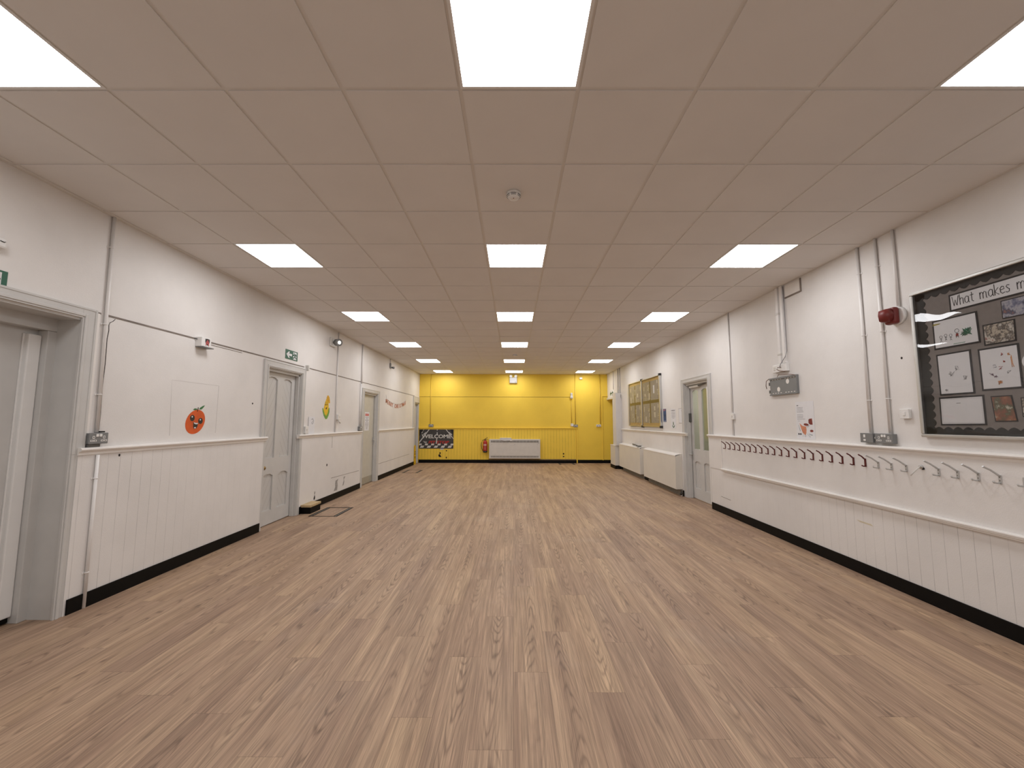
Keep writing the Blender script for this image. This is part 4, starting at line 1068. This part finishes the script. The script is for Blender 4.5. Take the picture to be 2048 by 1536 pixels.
# orange picture
t = thing('orange_picture', FL.p(4.26, 1.30, 0), 'smiling orange fruit cut-out picture on the left wall', 'wall sticker')
mb = MB()
FL.poly(mb, [(4.248+.129*math.cos(a)+.012*math.sin(a), 1.423+.126*math.sin(a)+.012*math.cos(a)) for a in [2*PI*i/40 for i in range(40)]], 0, .0015)
mb.build('fruit', M_orange, t)
mb = MB(); FL.poly(mb, [(4.285, 1.553), (4.30, 1.573), (4.335, 1.592), (4.362, 1.600), (4.345, 1.577), (4.32, 1.555)], .0005, .0022)
FL.poly(mb, [(4.265, 1.550), (4.25, 1.562), (4.225, 1.562), (4.205, 1.549), (4.235, 1.543)], .0005, .0022); mb.build('leaf', M_leaf, t)
mb = MB(); mb.tube([FL.p(4.262, 1.53, .0018), FL.p(4.27, 1.555, .0018), FL.p(4.272, 1.575, .0018)], .004, 5); mb.build('stem', mat('stem_brown', (.07, .05, .02), .7), t)
for a, z in ((4.203, 1.462), (4.315, 1.432)):
    mb = MB(); FL.poly(mb, FL.ell(a, z, .031, .032, 24), .0015, .0023); e_ = mb.build('eye', M_black, t)
    mb = MB(); FL.poly(mb, FL.ell(a-.004, z+.013, .008, .009, 12), .0023, .0028); mb.build('eye_glint', M_paper, e_)
mb = MB(); FL.poly(mb, [(4.219, 1.420), (4.25, 1.412), (4.287, 1.413), (4.276, 1.372), (4.262, 1.352), (4.232, 1.350), (4.221, 1.375)], .0015, .0023); e_ = mb.build('mouth', M_black, t)
mb = MB(); FL.poly(mb, [(4.223, 1.418), (4.25, 1.411), (4.284, 1.411), (4.275, 1.398), (4.25, 1.398), (4.232, 1.405)], .0023, .0028); FL.poly(mb, FL.ell(4.246, 1.361, .013, .007, 12), .0023, .0028); mb.build('teeth', M_paper, e_)

# corn picture
t = thing('corn_picture', FL.p(7.22, 1.47, 0), 'smiling yellow sweetcorn cut-out picture on the left wall', 'wall sticker')
mb = MB(); FL.poly(mb, [(7.15, 1.50), (7.115, 1.58), (7.11, 1.65), (7.135, 1.73), (7.17, 1.79), (7.20, 1.83), (7.26, 1.80), (7.29, 1.75), (7.30, 1.66), (7.28, 1.57), (7.235, 1.50)], 0, .0015); mb.build('cob', M_corn, t)
mb = MB(); FL.poly(mb, [(7.20, 1.80), (7.205, 1.85), (7.23, 1.89), (7.27, 1.895), (7.31, 1.86), (7.335, 1.80), (7.34, 1.755), (7.30, 1.76), (7.26, 1.785)], .0003, .0022); mb.build('hair', M_corn2, t)
mb = MB(); FL.poly(mb, [(7.19, 1.47), (7.12, 1.53), (7.075, 1.60), (7.055, 1.66), (7.085, 1.66), (7.115, 1.61), (7.15, 1.56), (7.21, 1.525), (7.27, 1.58), (7.29, 1.65), (7.33, 1.68), (7.335, 1.60), (7.30, 1.53), (7.25, 1.475)], .0006, .0025); mb.build('husk', M_lgreen, t)
mb = MB()
for a, z in ((7.165, 1.725), (7.225, 1.730)): FL.poly(mb, FL.ell(a, z, .014, .018, 14), .0015, .0024)
for a, z in ((7.165, 1.765), (7.225, 1.768)): FL.poly(mb, FL.ell(a, z, .018, .005, 10), .0015, .0024)
FL.poly(mb, [(7.175, 1.665), (7.235, 1.685), (7.225, 1.65), (7.20, 1.640)], .0015, .0024)
mb.build('face', mat('face_brown', (.10, .04, .01), .6), t)

# exit signs
def exit_sign(fr, a0, a1, z0, z1, label, depth=.004, arrow=True):
    t = thing('exit_sign', fr.p((a0+a1)/2, z0, 0), label, 'exit sign')
    sg = fr.u.x+fr.u.y; W = a1-a0; H_ = z1-z0
    l = a0 if sg > 0 else a1
    X = lambda u: l + sg*u*W
    fr.box(MB(), a0, a1, z0, z1, 0, depth).build('panel', M_green, t)
    mb = MB(); q = lambda pts: [(X(u), z0+v_*H_) for u, v_ in pts]
    fr.poly(mb, q([(.06, .5), (.24, .82), (.34, .82), (.26, .62), (.52, .62), (.52, .38), (.26, .38), (.34, .16), (.24, .16)]), depth, depth+.001)
    mb.build('arrow', M_paper, t)
    mb = MB(); fr.poly(mb, q([(.62, .10), (.90, .10), (.90, .90), (.62, .90)]), depth, depth+.0006); d_ = mb.build('doorway_panel', M_paper, t)
    mb = MB()
    fr.poly(mb, q([(.70+.04*math.cos(k*PI/5), .80+.055*math.sin(k*PI/5)) for k in range(10)]), depth+.0006, depth+.0014)
    fr.poly(mb, q([(.70, .72), (.80, .70), (.80, .45), (.74, .42), (.71, .5)]), depth+.0006, depth+.0014)
    for pts in ([(.76, .46), (.70, .32), (.64, .22)], [(.77, .46), (.82, .32), (.87, .22)], [(.72, .68), (.65, .58), (.62, .50)], [(.79, .68), (.85, .60), (.87, .52)]):
        mb.tube([fr.p(X(u), z0+v_*H_, depth+.0012) for u, v_ in pts], .007*W/.33, 5)
    mb.build('running_figure', M_green, d_)
    return t
exit_sign(FL, 5.835, 6.165, 2.345, 2.485, 'green exit sign with arrow above the panelled door')
t = exit_sign(FL, 2.26, 2.575, 2.272, 2.402, 'green exit sign cut by the left photo edge above the near doorway')
o = FL.box(MB(), 2.20, 2.525, 2.53, 2.60, 0, .05, .015).build('light_canopy', M_white); tag(o, 'white light unit just above the near left exit sign', 'emergency light')
mb = MB(); mb.tube([FL.p(2.48, 2.575, .052), FL.p(2.50, 2.572, .052), FL.p(2.515, 2.582, .045)], .003, 5); mb.build('dark_switch', M_black, o)
t = exit_sign(FR_, 13.43, 13.97, 2.275, 2.505, 'white and green exit sign over the far right corner doorway')
for c in kids(t):
    if c.name.startswith('panel'): c.data.materials[0] = M_paper
    if c.name.startswith('arrow'): c.data.materials[0] = M_green

# banner letters
t = thing('letter_banner', FL.p(11.6, 1.85, 0), 'drooping red letter banner reading MERRY CHRISTMAS on the left wall', 'banner')
S = 'MERRY CHRISTMAS'
pts_ = []
for i, ch in enumerate(S):
    u = i/(len(S)-1); a = 10.60+1.86*u; z = 2.0-.125*math.sin(PI*min(1, u*.98+.02))**.9 - .02*(1-u)
    pts_.append((a, z+.055))
    if ch != ' ': text('banner_letter', ch, FL, a, z-.01, .006, .145, M_bunt, t, xs=1.05, bold=.003)
mb = MB(); mb.tube([FL.p(10.55, 2.12, .004)] + [FL.p(a, z, .004) for a, z in pts_] + [FL.p(12.52, 2.09, .004)], .002, 4); mb.build('string', M_inkg, t)

# ------------------------------------------------------------------ radiator covers and boxing on the right wall
def rad_cover(y0, y1, label, ztop=.78):
    t = thing('radiator_cover', Vector((3.25, (y0+y1)/2, .0)), label, 'radiator cover', 'radiator covers on the right wall')
    xf = 3.18
    mb = MB(); prof = [(XR-DC-.001, .125), (xf, .125), (xf, ztop-.018), (xf+.014, ztop), (XR-DC-.001, ztop+.03)]
    mb.prism([(x, y0, z) for x, z in prof], (0, y1-y0, 0)); b = mb.build('casing', M_case, t)
    mb = MB(); mb.prism([(xf-.003, y0-.0, ztop-.022), (xf-.004, y0, ztop-.004), (xf+.012, y0, ztop+.004), (XR-DC-.03, y0, ztop+.029), (XR-DC-.03, y0, ztop+.022)], (0, y1-y0-.012, 0)); mb.build('top_shelf', M_trimw, t)
    MB().box((3.285, y0+.05, .0), (XR-DC-.013, y1-.02, .124)).build('kickboard', M_kick, t)
    return t
rad_cover(8.065, 10.02, 'cream radiator cover nearest the glazed door')
rad_cover(10.31, 12.30, 'cream radiator cover beside the tall white corner boxing')
t = thing('radiator_valve', Vector((3.25, 8.03, 0)), 'black radiator valve at the near foot of the radiator cover', 'radiator valve')
MB().tube([(3.27, 8.03, .0), (3.27, 8.03, .07)], .016, 10).build('pipe_tail', M_white, t)
MB().tube([(3.27, 8.04, .075), (3.25, 8.0, .055), (3.235, 7.98, .045)], [.014, .024, .020], 12).build('valve_cap', M_black, t)
mb = MB().box((3.125, 12.57, .105), (XR-DC-.001, 13.16, .70), .004)
t = thing('pipe_boxing', Vector((3.22, 12.87, 0)), 'low cream pipe boxing with black plinth in the far right corner', 'pipe boxing')
mb.build('casing', M_case, t)
MB().box((3.118, 12.555, 0), (XR-DC-.014, 13.165, .105), .003).build('plinth', M_base, t)
MB().box((3.115, 12.56, .70), (XR-DC-.001, 13.17, .715), .003).build('top_board', M_trimw, t)
mb = MB(); mb.prism([(3.155, 12.5, .716), (3.31, 12.5, .716), (3.331, 12.5, 1.0), (3.331, 12.5, 2.12), (3.29, 12.5, 2.31), (3.155, 12.5, 2.33)], (0, .4, 0))
tag(mb.build('tall_boxing', mat('pale_boxing', (.70, .68, .665), .5, var=.02)), 'tall white pipe boxing with sloped top corner at the far right', 'pipe boxing')
# bat-like object on the radiator cover
t = thing('black_paddle', Vector((3.25, 10.55, .80)), 'black round paddle with a grey handle lying on the far radiator cover', 'paddle')
MB().tube([(3.215, 10.50, .812), (3.215, 10.50, .826)], .07, 24).build('round_blade', M_black, t)
MB().tube([(3.225, 10.56, .816), (3.255, 10.95, .826), (3.26, 11.15, .828)], [.011, .014, .02], 10).build('handle', M_dsteel, t)

# ------------------------------------------------------------------ heater, papers, extinguisher
t = thing('fan_heater', FB.p(.05, .15, 0), 'cream wall heater cabinet with two louvre grilles on the yellow wall', 'heater')
hy = .02
FB.box(MB(), -.83, .935, .165, .825, hy, .20, .006).build('cabinet', M_heater, t)
mb = MB(); FB.box(mb, -.815, .92, .27, .70, .20, .204, .002); mb.build('front_panel', M_heater, t)
for z0, z1 in ((.715, .785), (.205, .258)):
    g = FB.box(MB(), -.77, .875, z0, z1, .199, .202).build('grille', M_dsteel, t)
    mb = MB(); n = 5
    for k in range(n): FB.box(mb, -.77, .875, z0+.004+k*(z1-z0)/n, z0+.008+k*(z1-z0)/n, .201, .206)
    for k in range(14): FB.box(mb, -.77+.1175*k+.05, -.77+.1175*k+.056, z0, z1, .201, .2065)
    mb.build('louvre', M_heater, g)
FB.box(MB(), .85, .90, .685, .697, .203, .206).build('maker_label', M_inkg, t)
for x in (-.74, .05, .84): FB.poly(q_ := MB(), FB.ell(x, .65, .009, .009, 10), .203, .2055); q_.build('screw', M_inkg, t)
o = MB(); 
t = thing('papers', FB.p(-.27, .826, 0), 'pile of white papers on top of the wall heater', 'papers')
random.seed(5)
for k in range(5):
    a = random.uniform(-.02, .02)
    MB().box((-.47+a, YB-.20+a, .826+k*.009), (-.08+a, YB-.03+a, .834+k*.009)).build('sheet', M_paper, t)
t = thing('papers', FB.p(-.25, .74, .2), 'loose bent papers hanging over the front edge of the wall heater', 'papers')
mb = MB(); mb.prism([FB.p(-.45, .800, .212), FB.p(-.07, .812, .212), FB.p(-.02, .775, .212), FB.p(-.10, .765, .212), FB.p(-.42, .735, .212)], FB.n*.006); mb.build('sheet', M_paper, t)
mb = MB(); mb.prism([FB.p(-.44, .79, .219), FB.p(-.30, .775, .219), FB.p(-.11, .785, .219), FB.p(-.10, .765, .219), FB.p(-.42, .745, .219)], FB.n*.002); mb.build('printed_side', M_kick, t)

t = thing('fire_extinguisher', FB.p(-.98, .36, .1), 'red fire extinguisher hung on the yellow wall beside the heater', 'fire extinguisher')
ex, ey = -.975, YB-.10
MB().tube([(ex, ey, .40), (ex, ey, .41), (ex, ey, .70), (ex, ey, .745), (ex, ey, .775), (ex, ey, .785)], [.068, .072, .072, .062, .035, .02], 28).build('cylinder', M_xred, t)
MB().tube([(ex, ey, .365), (ex, ey, .375), (ex, ey, .425)], [.06, .076, .076], 28).build('base_skirt', M_black, t)
MB().tube([(ex, ey, .785), (ex, ey, .84)], .016, 12).build('valve', M_brass, t)
mb = MB(); mb.tube([(ex-.01, ey-.01, .835), (ex+.04, ey-.03, .855), (ex+.09, ey-.045, .89)], .007, 8); mb.tube([(ex, ey-.01, .822), (ex+.05, ey-.03, .826), (ex+.095, ey-.045, .815)], .007, 8); mb.build('handle', M_black, t)
MB().tube([(ex-.015, ey, .81), (ex-.08, ey-.02, .79), (ex-.125, ey-.03, .70), (ex-.13, ey-.03, .60), (ex-.11, ey-.03, .50), (ex-.075, ey-.04, .42)], .010, 10).build('hose', M_black, t)
mb = MB()
for i in range(9):
    a0 = -PI/2 - .8 + i*.2
    pass
P2 = [(ex+.0725*math.cos(a), ey+.0725*math.sin(a)) for a in [-PI/2-.75+i*.1875 for i in range(9)]]
for i in range(8):
    (x0, y0), (x1, y1) = P2[i], P2[i+1]
    mb.bm.faces.new([mb.bm.verts.new(p) for p in ((x0, y0, .60), (x1, y1, .60), (x1, y1, .66), (x0, y0, .66))])
    for z in (.47, .50, .53, .57):
        if 1 < i < 7 and (i+int(z*100)) % 3: mb.bm.faces.new([mb.bm.verts.new(p) for p in ((x0, y0, z), (x1, y1, z), (x1, y1, z+.012), (x0, y0, z+.012))])
mb.build('label', mat('pale_pink_print', (.62, .36, .33), .5), t)
MB().box((ex-.03, YB-.03, .55), (ex+.03, YB-.021, .80), .003).build('wall_bracket', M_dsteel, t)

# ------------------------------------------------------------------ welcome banner on the yellow wall
t = thing('welcome_banner', FB.p(-2.7, .486, .02), 'dark racing-track banner reading WELCOME PIT STOP on the yellow wall', 'banner')
c0 = .021
bx0, bx1, bz0, bz1 = -3.295, -2.09, .49, 1.154
FB.box(MB(), bx0, bx1, bz0, bz1, c0, c0+.004).build('sheet', M_mat, t)
bu = lambda u, v_: (bx0+(bx1-bx0)*(u-170)/880, bz1-(bz1-bz0)*(v_-240)/498)
mb = MB()
for pts in ([(170, 240), (290, 240), (170, 420)], [(960, 240), (1048, 240), (1048, 400)]): FB.poly(mb, [bu(*p) for p in pts], c0+.004, c0+.0045)
mb.build('dark_corners', M_matk, t)
mb = MB()
for pts in ([(412, 240), (436, 240), (185, 590), (172, 590), (172, 565)], [(845, 240), (868, 240), (1048, 470), (1048, 495)], [(622, 240), (638, 240), (638, 270), (622, 270)], [(622, 310), (640, 310), (642, 392), (618, 392)], [(612, 470), (634, 470), (632, 612), (602, 612)],
            [(270, 370), (335, 312), (350, 315), (300, 380)], [(945, 310), (1015, 372), (1000, 385), (930, 320)], [(225, 330), (262, 290), (270, 297), (235, 340)], [(262, 265), (285, 243), (295, 243), (268, 275)]):
    FB.poly(mb, [bu(*p) for p in pts], c0+.004, c0+.0048)
mb.build('track_lines', M_matw, t)
mb = MB()
for k in range(5):
    x = 195+177*k; FB.poly(mb, [bu(*p) for p in ((x+30, 662), (x+112, 662), (x+88-18*(4-k)*.0, 716), (x-2, 716))], c0+.004, c0+.0048)
for x in (172, 330, 490, 655, 820, 985): FB.poly(mb, [bu(*p) for p in ((x, 608), (min(x+72, 1048), 608), (min(x+64, 1048), 652), (max(x-12, 172), 652))], c0+.004, c0+.0048)
mb.build('chequered_flag', M_matw, t)
a, z = bu(615, 425); text('welcome_lettering', 'WELCOME', FB, a, z, c0+.0055, .175, M_matw, t, fit=1.03, bold=.005)
a, z = bu(665, 577); text('pit_stop_lettering', 'PIT STOP', FB, a, z, c0+.0055, .125, M_matr, t, fit=.725, bold=.004, shear=.2)
mb = MB(); FB.poly(mb, [bu(*p) for p in ((270, 540), (330, 555), (375, 560), (360, 600), (310, 590))], c0+.004, c0+.0052); mb.build('flag_emblem', mat('grey_print', (.4, .39, .38), .7), t)
o = FB.box(MB(), -2.545, -2.43, .452, .49, .021, .03, .002).build('bracket_tag', M_offw); tag(o, 'small grey tag sticking out under the welcome banner', 'tag')

# ------------------------------------------------------------------ floor things
def hatch(x0, x1, y0, y1, label, both=True):
    t = thing('floor_hatch', ((x0+x1)/2, (y0+y1)/2, 0), label, 'floor hatch', 'floor hatches with black edging')
    mb = MB(); z = .0025
    mb.box((x0, y0, 0), (x1, y0+.02, z)); mb.box((x0, y1-.03, 0), (x1, y1, z))
    for a, s in ((x0, 1), (x1, -1)): mb.box((a, y0+.001, 0), (a+s*.022, y1-.001, z+.0006)); mb.box((a+s*.045, y0+.001, 0), (a+s*.062, y1-.001, z+.0006))
    mb.build('edging_strip', M_base, t)
    mb = MB(); mb.box((x0+.022, y0+.02, 0), (x0+.045, y1-.03, .0018)); mb.box((x1-.045, y0+.02, 0), (x1-.022, y1-.03, .0018)); mb.build('metal_channel', M_kick, t)
hatch(-3.095, -2.66, 6.27, 6.915, 'black-edged floor hatch by the wooden block near the panelled door')
hatch(-3.115, -2.67, 11.475, 12.185, 'black-edged floor hatch on the left beyond the flush grey door')
hatch(1.56, 2.09, 13.75, YB-.08, 'black-edged floor hatch below the yellow wall')
t = thing('boxed_plinth', (-3.22, 6.6, 0), 'small black boxed plinth with a bare timber top against the left wall', 'plinth')
MB().box((XL+DC+.013, 6.435, 0), (-3.145, 6.765, .098), .003).build('black_facing', M_base, t)
MB().box((XL+DC+.001, 6.43, .098), (-3.14, 6.77, .132), .003).build('timber_top', M_wood, t)
# wet floor sign leaning in the corner doorway
t = thing('wet_floor_sign', (-3.30, 13.78, 0), 'folded yellow wet-floor sign standing in the far left doorway', 'floor sign')
mb = MB(); mb.prism([(-3.292, 13.625, 0), (-3.292, 13.905, 0), (-3.302, 13.86, .60), (-3.302, 13.83, .64), (-3.302, 13.72, .64), (-3.302, 13.68, .60)], (-.012, 0, 0)); mb.build('front_leaf', M_signy, t)
mb = MB(); mb.prism([(-3.332, 13.625, 0), (-3.332, 13.905, 0), (-3.318, 13.86, .60), (-3.318, 13.72, .62), (-3.318, 13.68, .60)], (.010, 0, 0)); mb.build('back_leaf', M_signy, t)
mb = MB()
for z0, z1, y0, y1 in ((.20, .27, 13.72, 13.80), (.33, .36, 13.70, 13.84), (.40, .43, 13.71, 13.83), (.02, .05, 13.68, 13.74)): mb.box((-3.2935, y0, z0), (-3.2915, y1, z1))
mb.build('printed_warning', M_black, t)
